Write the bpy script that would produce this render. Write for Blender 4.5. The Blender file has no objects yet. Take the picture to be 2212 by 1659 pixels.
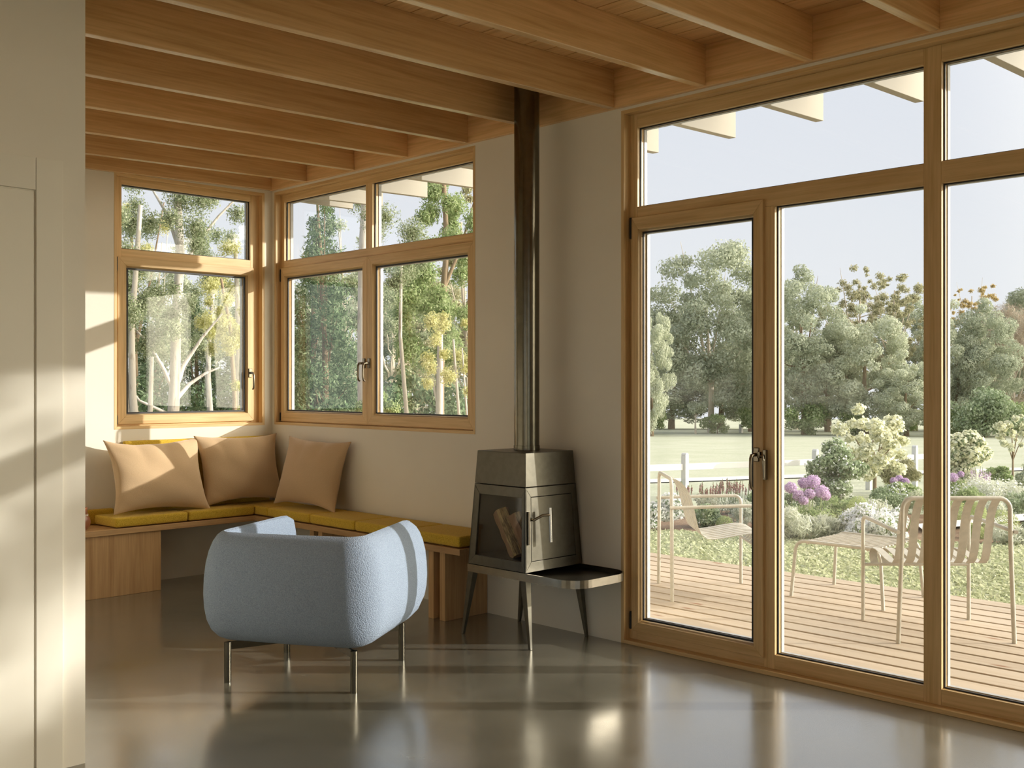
import bpy, bmesh, math, random
import numpy as np
from mathutils import Vector, Matrix

C = bpy.context.scene
COL = C.collection
R = math.radians

# ------------------------------------------------------------------ camera
YAW = R(44.547)
cam_d = bpy.data.cameras.new('camera')
cam = bpy.data.objects.new('camera', cam_d)
COL.objects.link(cam)
cam.location = (0, 0, 1.40)
cam.rotation_euler = (R(90), 0, -YAW)
cam_d.sensor_width = 36.0
cam_d.lens = 36.0 * 2307.2 / 2212.0
cam_d.clip_start = 0.05
cam_d.clip_end = 500
C.camera = cam

# ------------------------------------------------------------------ view, sky, sun
C.view_settings.view_transform = 'Standard'
C.view_settings.look = 'None'
C.view_settings.exposure = 0.12
C.view_settings.gamma = 1.0
C.view_settings.use_curve_mapping = False
C.cycles.use_denoising = True
C.cycles.max_bounces = 12
C.cycles.diffuse_bounces = 6
C.cycles.glossy_bounces = 4
C.cycles.transparent_max_bounces = 24
C.cycles.sample_clamp_indirect = 6.0
C.cycles.caustics_reflective = False
C.cycles.caustics_refractive = False

SUN_TRAVEL = Vector((-1.0, 0.985, -0.385)).normalized()
sun_d = bpy.data.lights.new('sun', 'SUN')
sun_d.energy = 4.5
sun_d.angle = R(0.55)
sun_d.color = (1.0, 0.95, 0.885)
sun = bpy.data.objects.new('sun', sun_d)
COL.objects.link(sun)
sun.rotation_euler = SUN_TRAVEL.to_track_quat('-Z', 'Y').to_euler()
sun.location = (20, -20, 9)

world = bpy.data.worlds.new('hazy_sky')
C.world = world
world.use_nodes = True
wn, wl = world.node_tree.nodes, world.node_tree.links
wn.clear()
w_out = wn.new('ShaderNodeOutputWorld')
w_bg = wn.new('ShaderNodeBackground')
w_tc = wn.new('ShaderNodeTexCoord')
w_sep = wn.new('ShaderNodeSeparateXYZ')
wl.new(w_tc.outputs['Generated'], w_sep.inputs[0])
w_ramp = wn.new('ShaderNodeValToRGB')
w_ramp.color_ramp.elements[0].position = 0.0
w_ramp.color_ramp.elements[0].color = (0.84, 0.86, 0.89, 1)
w_ramp.color_ramp.elements[1].position = 0.35
w_ramp.color_ramp.elements[1].color = (0.74, 0.78, 0.87, 1)
wl.new(w_sep.outputs['Z'], w_ramp.inputs[0])
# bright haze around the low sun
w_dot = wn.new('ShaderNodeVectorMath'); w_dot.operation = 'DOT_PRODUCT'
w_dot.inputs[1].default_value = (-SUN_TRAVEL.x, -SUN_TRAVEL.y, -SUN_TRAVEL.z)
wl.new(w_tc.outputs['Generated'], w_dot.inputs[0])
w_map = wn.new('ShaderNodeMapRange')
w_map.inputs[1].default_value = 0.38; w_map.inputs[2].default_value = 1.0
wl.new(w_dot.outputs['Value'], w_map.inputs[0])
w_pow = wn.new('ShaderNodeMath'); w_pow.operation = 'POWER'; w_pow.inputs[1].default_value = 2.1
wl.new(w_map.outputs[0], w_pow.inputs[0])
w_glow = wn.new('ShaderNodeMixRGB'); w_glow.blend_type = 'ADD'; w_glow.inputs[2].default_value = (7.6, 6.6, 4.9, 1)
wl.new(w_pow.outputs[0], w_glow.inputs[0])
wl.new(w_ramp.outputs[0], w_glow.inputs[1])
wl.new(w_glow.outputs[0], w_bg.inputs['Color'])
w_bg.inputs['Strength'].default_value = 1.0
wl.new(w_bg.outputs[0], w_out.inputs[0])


# ------------------------------------------------------------------ materials
def new_mat(name):
    m = bpy.data.materials.new(name)
    m.use_nodes = True
    nt = m.node_tree
    b = nt.nodes['Principled BSDF']
    return m, nt.nodes, nt.links, b

def ramp(n, cols, pos=None):
    r = n.new('ShaderNodeValToRGB')
    k = len(cols)
    while len(r.color_ramp.elements) < k:
        r.color_ramp.elements.new(0.5)
    for i, c in enumerate(cols):
        e = r.color_ramp.elements[i]
        e.position = pos[i] if pos else i / (k - 1)
        e.color = (*c, 1)
    return r

def noise(n, l, scale, detail=4, rough=0.55, mapping=None, coord='Object', dim='3D'):
    tc = n.new('ShaderNodeTexCoord')
    mp = n.new('ShaderNodeMapping')
    if mapping: mp.inputs['Scale'].default_value = mapping
    l.new(tc.outputs[coord], mp.inputs[0])
    nz = n.new('ShaderNodeTexNoise')
    nz.inputs['Scale'].default_value = scale
    nz.inputs['Detail'].default_value = detail
    nz.inputs['Roughness'].default_value = rough
    l.new(mp.outputs[0], nz.inputs['Vector'])
    return nz, mp

def bump(n, l, b, height_socket, strength, dist=0.01):
    bp = n.new('ShaderNodeBump')
    bp.inputs['Strength'].default_value = strength
    bp.inputs['Distance'].default_value = dist
    l.new(height_socket, bp.inputs['Height'])
    l.new(bp.outputs[0], b.inputs['Normal'])

def oak(name, axis, dark, light, rough=0.42, spec=0.4, var=0.12):
    m, n, l, b = new_mat(name)
    sc = [16, 16, 16]; sc[axis] = 0.9
    nz, mp = noise(n, l, 1.6, 5, 0.6, sc)
    info = n.new('ShaderNodeObjectInfo')
    mul = n.new('ShaderNodeVectorMath'); mul.operation = 'SCALE'; mul.inputs['Scale'].default_value = 13.0
    comb = n.new('ShaderNodeCombineXYZ')
    for i in range(3): l.new(info.outputs['Random'], comb.inputs[i])
    l.new(comb.outputs[0], mul.inputs[0]); l.new(mul.outputs[0], mp.inputs['Location'])
    r = ramp(n, [dark, light, tuple(0.5 * (a + c) for a, c in zip(dark, light))], [0.3, 0.55, 0.8])
    l.new(nz.outputs['Fac'], r.inputs[0])
    sc2 = [90, 90, 90]; sc2[axis] = 2.5
    nz2, _ = noise(n, l, 1.0, 3, 0.6, sc2)
    mx = n.new('ShaderNodeMixRGB'); mx.blend_type = 'MULTIPLY'; mx.inputs[0].default_value = 0.45
    r2 = ramp(n, [(0.72, 0.68, 0.62), (1, 1, 1)], [0.35, 0.6])
    l.new(nz2.outputs['Fac'], r2.inputs[0])
    l.new(r.outputs[0], mx.inputs[1]); l.new(r2.outputs[0], mx.inputs[2])
    hs = n.new('ShaderNodeHueSaturation')
    mr = n.new('ShaderNodeMapRange'); mr.inputs[3].default_value = 1 - var; mr.inputs[4].default_value = 1 + var
    l.new(info.outputs['Random'], mr.inputs[0]); l.new(mr.outputs[0], hs.inputs['Value'])
    l.new(mx.outputs[0], hs.inputs['Color']); l.new(hs.outputs[0], b.inputs['Base Color'])
    b.inputs['Roughness'].default_value = rough
    b.inputs['Specular IOR Level'].default_value = spec
    bump(n, l, b, nz2.outputs['Fac'], 0.08, 0.004)
    return m

OD, OL = (0.62, 0.415, 0.185), (0.77, 0.55, 0.28)
OAK = [oak('oak_grain_x', 0, OD, OL), oak('oak_grain_y', 1, OD, OL), oak('oak_grain_z', 2, OD, OL)]
BENCH = [oak('bench_oak_x', 0, (0.44, 0.265, 0.12), (0.58, 0.375, 0.185)), oak('bench_oak_y', 1, (0.44, 0.265, 0.12), (0.58, 0.375, 0.185)),
         oak('bench_oak_z', 2, (0.44, 0.265, 0.12), (0.58, 0.375, 0.185))]
BEAM = oak('beam_oak', 0, (0.60, 0.375, 0.16), (0.76, 0.505, 0.25), rough=0.24, spec=0.8)
BEAM_Y = oak('rim_oak', 1, (0.60, 0.375, 0.16), (0.76, 0.505, 0.25), rough=0.4)

def paint(name, col, bumpy=0.05, rough=0.7):
    m, n, l, b = new_mat(name)
    nz, _ = noise(n, l, 60, 3)
    nz2, _ = noise(n, l, 1.3, 3)
    r = ramp(n, [tuple(c * 0.97 for c in col), tuple(min(1, c * 1.02) for c in col)], [0.35, 0.65])
    l.new(nz2.outputs['Fac'], r.inputs[0]); l.new(r.outputs[0], b.inputs['Base Color'])
    b.inputs['Roughness'].default_value = rough
    b.inputs['Specular IOR Level'].default_value = 0.25
    bump(n, l, b, nz.outputs['Fac'], bumpy, 0.003)
    return m

WALL = paint('warm_white_paint', (0.79, 0.748, 0.645))
DOORP = paint('door_paint', (0.79, 0.755, 0.65), 0.0, 0.5)
RENDER_W = paint('outside_render', (0.7, 0.68, 0.62))
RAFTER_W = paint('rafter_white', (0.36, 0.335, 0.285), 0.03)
FENCE_W = paint('fence_white', (0.66, 0.66, 0.66), 0.0)
PATH_M = paint('path_concrete', (0.66, 0.64, 0.60), 0.1)

def concrete():
    m, n, l, b = new_mat('polished_concrete')
    nz, _ = noise(n, l, 0.9, 8, 0.62)
    nz2, _ = noise(n, l, 2.2, 8, 0.66)
    mx = n.new('ShaderNodeMixRGB'); mx.inputs[0].default_value = 0.5
    l.new(nz.outputs['Fac'], mx.inputs[1]); l.new(nz2.outputs['Fac'], mx.inputs[2])
    r = ramp(n, [(0.105, 0.098, 0.072), (0.150, 0.141, 0.108), (0.200, 0.190, 0.152)], [0.30, 0.5, 0.70])
    l.new(mx.outputs[0], r.inputs[0]); l.new(r.outputs[0], b.inputs['Base Color'])
    rr = n.new('ShaderNodeMapRange'); rr.inputs[1].default_value = 0.2; rr.inputs[2].default_value = 0.8
    rr.inputs[3].default_value = 0.14; rr.inputs[4].default_value = 0.30
    l.new(nz2.outputs['Fac'], rr.inputs[0]); l.new(rr.outputs[0], b.inputs['Roughness'])
    b.inputs['Specular IOR Level'].default_value = 1.0
    b.inputs['Coat Weight'].default_value = 0.7
    b.inputs['Coat IOR'].default_value = 1.6
    b.inputs['Coat Roughness'].default_value = 0.16
    rc = n.new('ShaderNodeMapRange'); rc.inputs[1].default_value = 0.25; rc.inputs[2].default_value = 0.75; rc.inputs[3].default_value = 0.12; rc.inputs[4].default_value = 0.22
    l.new(mx.outputs[0], rc.inputs[0]); l.new(rc.outputs[0], b.inputs['Coat Roughness'])
    nz3, _ = noise(n, l, 9, 6)
    bump(n, l, b, nz3.outputs['Fac'], 0.012, 0.003)
    return m
CONC = concrete()

def fabric(name, dark, light, scale, bstr, sheen=0.3, stretch=(1, 1, 1)):
    m, n, l, b = new_mat(name)
    nz, _ = noise(n, l, scale, 3, 0.6, stretch)
    vo = n.new('ShaderNodeTexVoronoi'); vo.inputs['Scale'].default_value = scale * 0.8
    tc = n.new('ShaderNodeTexCoord'); l.new(tc.outputs['Object'], vo.inputs['Vector'])
    r = ramp(n, [dark, light], [0.35, 0.62])
    l.new(nz.outputs['Fac'], r.inputs[0]); l.new(r.outputs[0], b.inputs['Base Color'])
    b.inputs['Roughness'].default_value = 0.9
    b.inputs['Specular IOR Level'].default_value = 0.1
    b.inputs['Sheen Weight'].default_value = sheen
    b.inputs['Sheen Roughness'].default_value = 0.5
    ad = n.new('ShaderNodeMath'); ad.operation = 'SUBTRACT'
    l.new(nz.outputs['Fac'], ad.inputs[0]); l.new(vo.outputs['Distance'], ad.inputs[1])
    bump(n, l, b, ad.outputs[0], bstr, 0.006)
    return m
BLUE = fabric('blue_boucle', (0.225, 0.285, 0.378), (0.315, 0.385, 0.49), 230, 0.5, 0.08)
YEL = fabric('mustard_wool', (0.50, 0.33, 0.03), (0.74, 0.51, 0.07), 240, 0.4, 0.15)
TAN = fabric('tan_velvet', (0.55, 0.395, 0.235), (0.60, 0.435, 0.265), 320, 0.12, 0.35)

def metal(name, col, rough, met=1.0, spec=0.5):
    m, n, l, b = new_mat(name)
    nz, _ = noise(n, l, 25, 3)
    r = ramp(n, [tuple(c * 0.93 for c in col), tuple(min(1, c * 1.06) for c in col)], [0.4, 0.6])
    l.new(nz.outputs['Fac'], r.inputs[0]); l.new(r.outputs[0], b.inputs['Base Color'])
    b.inputs['Metallic'].default_value = met
    b.inputs['Roughness'].default_value = rough
    b.inputs['Specular IOR Level'].default_value = spec
    return m
STOVE = metal('stove_steel', (0.115, 0.107, 0.084), 0.35, 0.9)
STOVE_POL = metal('stove_rim_steel', (0.30, 0.275, 0.22), 0.22, 1.0)
FLUE = metal('flue_steel', (0.15, 0.138, 0.105), 0.2, 1.0)
FIREBOX = metal('firebox_black', (0.02, 0.019, 0.016), 0.8, 0.0, 0.1)
HANDLE = metal('bronze_handle', (0.26, 0.225, 0.165), 0.3, 1.0)
STEEL = metal('bright_steel', (0.62, 0.60, 0.55), 0.22, 1.0)
LEGM = metal('chair_leg_steel', (0.11, 0.10, 0.075), 0.25, 1.0)
BLACK = metal('black_gasket', (0.012, 0.012, 0.013), 0.5, 0.0)
SPACER = metal('white_outer_frame', (0.45, 0.46, 0.475), 0.45, 0.0)
PALI = metal('sand_powder_coat', (0.48, 0.455, 0.395), 0.5, 0.0)

def glass_mat(name, tint=(1, 1, 1), ior=1.5, boost=1.0):
    m = bpy.data.materials.new(name); m.use_nodes = True
    n, l = m.node_tree.nodes, m.node_tree.links
    n.clear()
    o = n.new('ShaderNodeOutputMaterial'); mx = n.new('ShaderNodeMixShader')
    tr = n.new('ShaderNodeBsdfTransparent'); tr.inputs[0].default_value = (*tint, 1)
    gl = n.new('ShaderNodeBsdfGlossy'); gl.inputs['Roughness'].default_value = 0.0
    lw = n.new('ShaderNodeLayerWeight')            # reflectance from the facing angle, the same on both faces of the pane
    pw = n.new('ShaderNodeMath'); pw.operation = 'POWER'; pw.inputs[1].default_value = 5.0
    f0 = ((ior - 1) / (ior + 1)) ** 2
    mu = n.new('ShaderNodeMath'); mu.operation = 'MULTIPLY_ADD'; mu.inputs[1].default_value = (1 - f0) * boost; mu.inputs[2].default_value = f0 * boost; mu.use_clamp = True
    l.new(lw.outputs['Facing'], pw.inputs[0]); l.new(pw.outputs[0], mu.inputs[0]); l.new(mu.outputs[0], mx.inputs[0])
    l.new(tr.outputs[0], mx.inputs[1]); l.new(gl.outputs[0], mx.inputs[2]); l.new(mx.outputs[0], o.inputs[0])
    return m
GLASS = glass_mat('window_glass', (0.985, 0.99, 0.985), 1.5)
STOVE_GLASS = glass_mat('stove_glass', (0.90, 0.89, 0.86), 1.5)

def leaf_mat(name, cols, transl=0.35):
    m = bpy.data.materials.new(name); m.use_nodes = True
    n, l = m.node_tree.nodes, m.node_tree.links
    n.clear()
    o = n.new('ShaderNodeOutputMaterial'); mx = n.new('ShaderNodeMixShader'); mx.inputs[0].default_value = transl
    d = n.new('ShaderNodeBsdfDiffuse'); t = n.new('ShaderNodeBsdfTranslucent')
    g = n.new('ShaderNodeNewGeometry')
    r = ramp(n, cols)
    l.new(g.outputs['Random Per Island'], r.inputs[0])
    l.new(r.outputs[0], d.inputs[0]); l.new(r.outputs[0], t.inputs[0])
    l.new(d.outputs[0], mx.inputs[1]); l.new(t.outputs[0], mx.inputs[2]); l.new(mx.outputs[0], o.inputs[0])
    return m
L_GREY = leaf_mat('grey_green_leaf', [(0.36, 0.40, 0.29), (0.46, 0.50, 0.38), (0.55, 0.58, 0.46)])  # far foliage tones lightened, outdoor haze put into the leaf colour
L_PALE = leaf_mat('pale_green_leaf', [(0.46, 0.50, 0.37), (0.57, 0.60, 0.46), (0.66, 0.68, 0.55)])
L_OLIVE = leaf_mat('olive_leaf', [(0.34, 0.34, 0.20), (0.45, 0.44, 0.28), (0.55, 0.52, 0.36)])
L_GOLD = leaf_mat('golden_leaf', [(0.42, 0.33, 0.14), (0.55, 0.44, 0.22), (0.60, 0.50, 0.30)])
L_GUM = leaf_mat('gum_leaf', [(0.15, 0.20, 0.10), (0.30, 0.35, 0.21), (0.52, 0.55, 0.40)], 0.4)
L_LIME = leaf_mat('lime_leaf', [(0.42, 0.43, 0.16), (0.62, 0.60, 0.28), (0.78, 0.75, 0.45)], 0.45)
L_DARK = leaf_mat('dark_conifer_leaf', [(0.08, 0.13, 0.065), (0.16, 0.235, 0.13), (0.30, 0.37, 0.23)], 0.3)
L_MID = leaf_mat('mid_green_leaf', [(0.22, 0.31, 0.13), (0.34, 0.42, 0.20), (0.52, 0.58, 0.35)], 0.4)
L_SHRUB = leaf_mat('glossy_shrub_leaf', [(0.20, 0.27, 0.14), (0.34, 0.42, 0.26), (0.54, 0.60, 0.45)], 0.3)
L_BOX = leaf_mat('box_leaf', [(0.33, 0.40, 0.16), (0.46, 0.53, 0.25), (0.58, 0.62, 0.33)], 0.35)
L_SILVER = leaf_mat('silver_leaf', [(0.52, 0.55, 0.44), (0.65, 0.67, 0.56), (0.78, 0.79, 0.70)], 0.35)
L_LAWN = leaf_mat('lawn_leaf', [(0.46, 0.50, 0.31), (0.57, 0.60, 0.40), (0.68, 0.68, 0.50)], 0.35)
F_WHITE = leaf_mat('white_petal', [(0.84, 0.84, 0.86), (0.9, 0.9, 0.9)], 0.3)
F_CREAM = leaf_mat('cream_petal', [(0.84, 0.83, 0.60), (0.90, 0.90, 0.76)], 0.35)
F_PURP = leaf_mat('lilac_petal', [(0.56, 0.40, 0.60), (0.68, 0.52, 0.72), (0.80, 0.68, 0.83)], 0.3)
F_PINK = leaf_mat('dusky_red_petal', [(0.55, 0.30, 0.27), (0.64, 0.46, 0.42), (0.72, 0.60, 0.54)], 0.3)
BARE = leaf_mat('bare_twigs', [(0.50, 0.42, 0.33), (0.62, 0.54, 0.44)], 0.2)

def bark(name, dark, light, sc=(14, 14, 3)):
    m, n, l, b = new_mat(name)
    nz, _ = noise(n, l, 1.2, 5, 0.65, sc)
    r = ramp(n, [dark, light, light, dark], [0.3, 0.47, 0.62, 0.82])
    l.new(nz.outputs['Fac'], r.inputs[0]); l.new(r.outputs[0], b.inputs['Base Color'])
    b.inputs['Roughness'].default_value = 0.9
    bump(n, l, b, nz.outputs['Fac'], 0.4, 0.02)
    return m
BARK_W = bark('white_gum_bark', (0.25, 0.20, 0.15), (0.50, 0.465, 0.415))
BARK_B = bark('brown_bark', (0.13, 0.09, 0.055), (0.27, 0.20, 0.13))
BARK_P = bark('pale_branch_bark', (0.42, 0.35, 0.26), (0.62, 0.54, 0.44))

def logs(name, dark, light, sc):
    m, n, l, b = new_mat(name)
    nz, _ = noise(n, l, 1.6, 6, 0.7, sc)
    r = ramp(n, [dark, light, dark, light], [0.32, 0.45, 0.55, 0.68])
    l.new(nz.outputs['Fac'], r.inputs[0]); l.new(r.outputs[0], b.inputs['Base Color'])
    b.inputs['Roughness'].default_value = 0.85
    bump(n, l, b, nz.outputs['Fac'], 0.6, 0.01)
    return m
LOG_BARK = logs('split_log_bark', (0.14, 0.085, 0.035), (0.66, 0.50, 0.24), (16, 16, 2.5))
LOG_CUT = logs('split_log_wood', (0.34, 0.19, 0.095), (0.44, 0.26, 0.14), (22, 22, 2))

def deck_mat():
    m, n, l, b = new_mat('deck_timber')
    nz, _ = noise(n, l, 1.3, 5, 0.6, (14, 0.9, 14))
    r = ramp(n, [(0.40, 0.315, 0.225), (0.49, 0.40, 0.30), (0.46, 0.39, 0.305)], [0.3, 0.52, 0.75])
    l.new(nz.outputs['Fac'], r.inputs[0])
    g = n.new('ShaderNodeNewGeometry')
    hs = n.new('ShaderNodeHueSaturation'); mr = n.new('ShaderNodeMapRange')
    mr.inputs[3].default_value = 0.88; mr.inputs[4].default_value = 1.1
    l.new(g.outputs['Random Per Island'], mr.inputs[0]); l.new(mr.outputs[0], hs.inputs['Value'])
    # knots
    vo = n.new('ShaderNodeTexVoronoi'); vo.inputs['Scale'].default_value = 1.0
    tc = n.new('ShaderNodeTexCoord'); mp = n.new('ShaderNodeMapping'); mp.inputs['Scale'].default_value = (6.0, 1.7, 1)
    l.new(tc.outputs['Object'], mp.inputs[0]); l.new(mp.outputs[0], vo.inputs['Vector'])
    kr = ramp(n, [(1, 1, 1), (0, 0, 0)], [0.05, 0.12])
    l.new(vo.outputs['Distance'], kr.inputs[0])
    mx = n.new('ShaderNodeMixRGB'); mx.inputs[2].default_value = (0.24, 0.105, 0.04, 1)
    l.new(kr.outputs[0], mx.inputs[0]); l.new(r.outputs[0], mx.inputs[1])
    l.new(mx.outputs[0], hs.inputs['Color']); l.new(hs.outputs[0], b.inputs['Base Color'])
    b.inputs['Roughness'].default_value = 0.65
    return m
DECK = deck_mat()

def ground_mat(name, a, bcol, c, sc=0.6):
    m, n, l, b = new_mat(name)
    nz, _ = noise(n, l, sc, 8, 0.7)
    nz2, _ = noise(n, l, sc * 22, 4, 0.7)
    mx = n.new('ShaderNodeMixRGB'); mx.inputs[0].default_value = 0.5
    l.new(nz.outputs['Fac'], mx.inputs[1]); l.new(nz2.outputs['Fac'], mx.inputs[2])
    r = ramp(n, [a, bcol, c], [0.38, 0.5, 0.64])
    l.new(mx.outputs[0], r.inputs[0]); l.new(r.outputs[0], b.inputs['Base Color'])
    b.inputs['Roughness'].default_value = 1.0
    b.inputs['Specular IOR Level'].default_value = 0.05
    bump(n, l, b, nz2.outputs['Fac'], 0.5, 0.03)
    return m
FIELD = ground_mat('meadow_grass', (0.38, 0.41, 0.295), (0.44, 0.46, 0.355), (0.50, 0.515, 0.43))
SOIL = ground_mat('bed_soil', (0.16, 0.10, 0.065), (0.24, 0.165, 0.11), (0.36, 0.27, 0.19), 2.0)
TERRA = metal('terracotta_glaze', (0.30, 0.12, 0.06), 0.35, 0.0)
CREAMG = metal('cream_glaze', (0.72, 0.64, 0.55), 0.35, 0.0)


# ------------------------------------------------------------------ mesh builder
def root_loc(o):
    while o.parent is not None: o = o.parent
    return o.location

class MB:
    def __init__(self):
        self.v, self.f, self.mi = [], [], []
    def add(self, vs, fs, mi=0):
        k = len(self.v)
        self.v += [tuple(p) for p in vs]
        for f in fs:
            self.f.append(tuple(i + k for i in f)); self.mi.append(mi)
    def box(self, x0, x1, y0, y1, z0, z1, mi=0):
        self.hexa([(x0, y0, z0), (x1, y0, z0), (x1, y1, z0), (x0, y1, z0), (x0, y0, z1), (x1, y0, z1), (x1, y1, z1), (x0, y1, z1)], mi)
    def hexa(self, p, mi=0):
        self.add(p, [(0, 3, 2, 1), (4, 5, 6, 7), (0, 1, 5, 4), (1, 2, 6, 5), (2, 3, 7, 6), (3, 0, 4, 7)], mi)
    def obox(self, c, ax, ay, az, mi=0):
        c, ax, ay, az = map(Vector, (c, ax, ay, az))
        P = [c + sx * ax + sy * ay + sz * az for sz in (-1, 1) for sx, sy in ((-1, -1), (1, -1), (1, 1), (-1, 1))]
        self.hexa(P, mi)
    def prism(self, poly, ext, mi=0):
        n = len(poly); e = Vector(ext)
        vs = [Vector(p) for p in poly] + [Vector(p) + e for p in poly]
        fs = [tuple(range(n))[::-1], tuple(range(n, 2 * n))] + [(i, (i + 1) % n, (i + 1) % n + n, i + n) for i in range(n)]
        self.add(vs, fs, mi)
    def tube(self, pts, r, n=10, closed=False, mi=0):
        pts = [Vector(p) for p in pts]; m = len(pts)
        rs = list(r) if hasattr(r, '__len__') else [r] * m
        tang = []
        for i in range(m):
            a = pts[(i - 1) % m] if (closed or i > 0) else pts[i]
            b = pts[(i + 1) % m] if (closed or i < m - 1) else pts[i]
            tang.append((b - a).normalized())
        up = Vector((0, 0, 1)) if abs(tang[0].z) < 0.9 else Vector((1, 0, 0))
        nrm = (up - tang[0] * up.dot(tang[0])).normalized()
        vs = []
        for i in range(m):
            nrm = nrm - tang[i] * nrm.dot(tang[i])
            nrm.normalize()
            bi = tang[i].cross(nrm)
            for k in range(n):
                t = 2 * math.pi * k / n
                vs.append(pts[i] + (nrm * math.cos(t) + bi * math.sin(t)) * rs[i])
        fs = []
        for i in range(m if closed else m - 1):
            j = (i + 1) % m
            for k in range(n):
                fs.append((i * n + k, i * n + (k + 1) % n, j * n + (k + 1) % n, j * n + k))
        if not closed:
            fs.append(tuple(range(n))[::-1]); fs.append(tuple(range((m - 1) * n, m * n)))
        self.add(vs, fs, mi)
    def lathe(self, prof, c, n=32, mi=0):
        vs = [(c[0] + r * math.cos(2 * math.pi * k / n), c[1] + r * math.sin(2 * math.pi * k / n), c[2] + z) for r, z in prof for k in range(n)]
        fs = [(i * n + k, i * n + (k + 1) % n, (i + 1) * n + (k + 1) % n, (i + 1) * n + k) for i in range(len(prof) - 1) for k in range(n)]
        fs += [tuple(range(n))[::-1], tuple(range((len(prof) - 1) * n, len(prof) * n))]
        self.add(vs, fs, mi)
    def slat(self, pts, width, th, mi=0):
        # flat strip along a path in the local y-z plane, width along x
        pts = [Vector(p) for p in pts]; m = len(pts); vs = []
        for i in range(m):
            t = (pts[min(i + 1, m - 1)] - pts[max(i - 1, 0)]).normalized()
            nn = Vector((0, -t.z, t.y)) * th * 0.5
            for sx, sn in ((-1, -1), (1, -1), (1, 1), (-1, 1)):
                vs.append(pts[i] + Vector((sx * width / 2, 0, 0)) + nn * sn)
        fs = [(i * 4 + k, i * 4 + (k + 1) % 4, i * 4 + 4 + (k + 1) % 4, i * 4 + 4 + k) for i in range(m - 1) for k in range(4)]
        fs += [(0, 1, 2, 3)[::-1], tuple(range(4 * m - 4, 4 * m))]
        self.add(vs, fs, mi)
    def build(self, name, mats, parent=None, smooth=False, bevel=0.0, world=True, seg=2, subsurf=0):
        if not isinstance(mats, (list, tuple)): mats = [mats]
        off = root_loc(parent) if (parent is not None and world) else Vector((0, 0, 0))
        me = bpy.data.meshes.new(name)
        me.from_pydata([(x - off.x, y - off.y, z - off.z) for x, y, z in self.v], [], self.f)
        for m in mats: me.materials.append(m)
        me.polygons.foreach_set('material_index', self.mi)
        bm = bmesh.new(); bm.from_mesh(me)
        bmesh.ops.recalc_face_normals(bm, faces=bm.faces)
        bm.to_mesh(me); bm.free()
        if smooth:
            me.shade_smooth()
            if not subsurf: me.set_sharp_from_angle(angle=R(38))
        o = bpy.data.objects.new(name, me)
        COL.objects.link(o)
        if parent is not None: o.parent = parent
        if bevel:
            b = o.modifiers.new('edge', 'BEVEL'); b.width = bevel; b.segments = seg; b.limit_method = 'ANGLE'; b.angle_limit = R(40)
            me.shade_smooth() if smooth else None
        if subsurf:
            s = o.modifiers.new('soft', 'SUBSURF'); s.levels = subsurf; s.render_levels = subsurf
        return o

def thing(name, loc, label, cat, group=None, rz=0.0):
    o = bpy.data.objects.new(name, None)
    COL.objects.link(o)
    o.location = loc; o.rotation_euler = (0, 0, rz)
    o['label'] = label; o['category'] = cat; o['kind'] = 'thing'
    if group: o['group'] = group
    o.empty_display_size = 0.1
    return o
def tag(o, label, cat, group=None, kind='thing'):
    o['label'] = label; o['category'] = cat; o['kind'] = kind
    if group: o['group'] = group
    return o
def struct(o, label=None, cat=None):
    o['kind'] = 'structure'
    if label: o['label'] = label
    if cat: o['category'] = cat
    return o
def sroot(name, loc, label, cat):
    o = thing(name, loc, label, cat); o['kind'] = 'structure'; return o

XR, YB, ZT = 4.479, 7.197, 3.10       # right wall face, back wall face, ceiling at the right wall
SL = 0.024                            # roof slope along x
def slope(x): return SL * (x - XR)

# ------------------------------------------------------------------ room shell
m = MB(); m.box(-3.2, XR + 0.02, -4.2, YB + 0.25, -0.2, 0.0)
struct(m.build('floor', CONC), 'polished grey concrete floor of the room', 'floor')

W2 = (4.875, 7.165, 1.088, 2.878)     # openings y0,y1,z0,z1 on the right wall
DW = (0.44, 3.707, 0.0, 2.878)
m = MB(); x0, x1 = XR, XR + 0.16
m.box(x0, x1, DW[1], W2[0], 0, 2.878)
m.box(x0, x1, W2[0], W2[1], 0, W2[2])
m.box(x0, x1, W2[1], YB + 0.16, 0, 2.878)
m.box(x0, x1, -0.3, DW[0], 0, 2.878); m.box(x0, x1, -4.2, -3.4, 0, 2.878)
m.box(x0, x1, -4.2, YB + 0.16, 2.878, 3.09)
struct(m.build('wall_right', WALL), 'cream painted wall with the glazed door and corner window', 'wall')

W1 = (3.222, 4.411, 1.084, 2.868)
m = MB(); y0, y1 = YB, YB + 0.16
m.box(1.3, W1[0], y0, y1, 0, 2.868); m.box(W1[1], XR, y0, y1, 0, 2.868)
m.box(W1[0], W1[1], y0, y1, 0, W1[2]); m.box(1.3, XR, y0, y1, 2.868, 3.06)
struct(m.build('wall_back', WALL), 'cream painted end wall behind the bench', 'wall')

PX, PY = 1.644, 3.917
m = MB()
m.box(-3.0, -0.45, PY, YB, 0, 3.03); m.box(0.47 + 0.0, PX, PY, YB, 0, 3.03); m.box(-0.45, 0.47, PY + 0.05, YB, 0, 3.03); m.box(-0.45, 0.47, PY, PY + 0.05, 2.12, 3.03)
struct(m.build('wall_left', WALL), 'cream partition wall in front with the flush door', 'wall')

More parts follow.
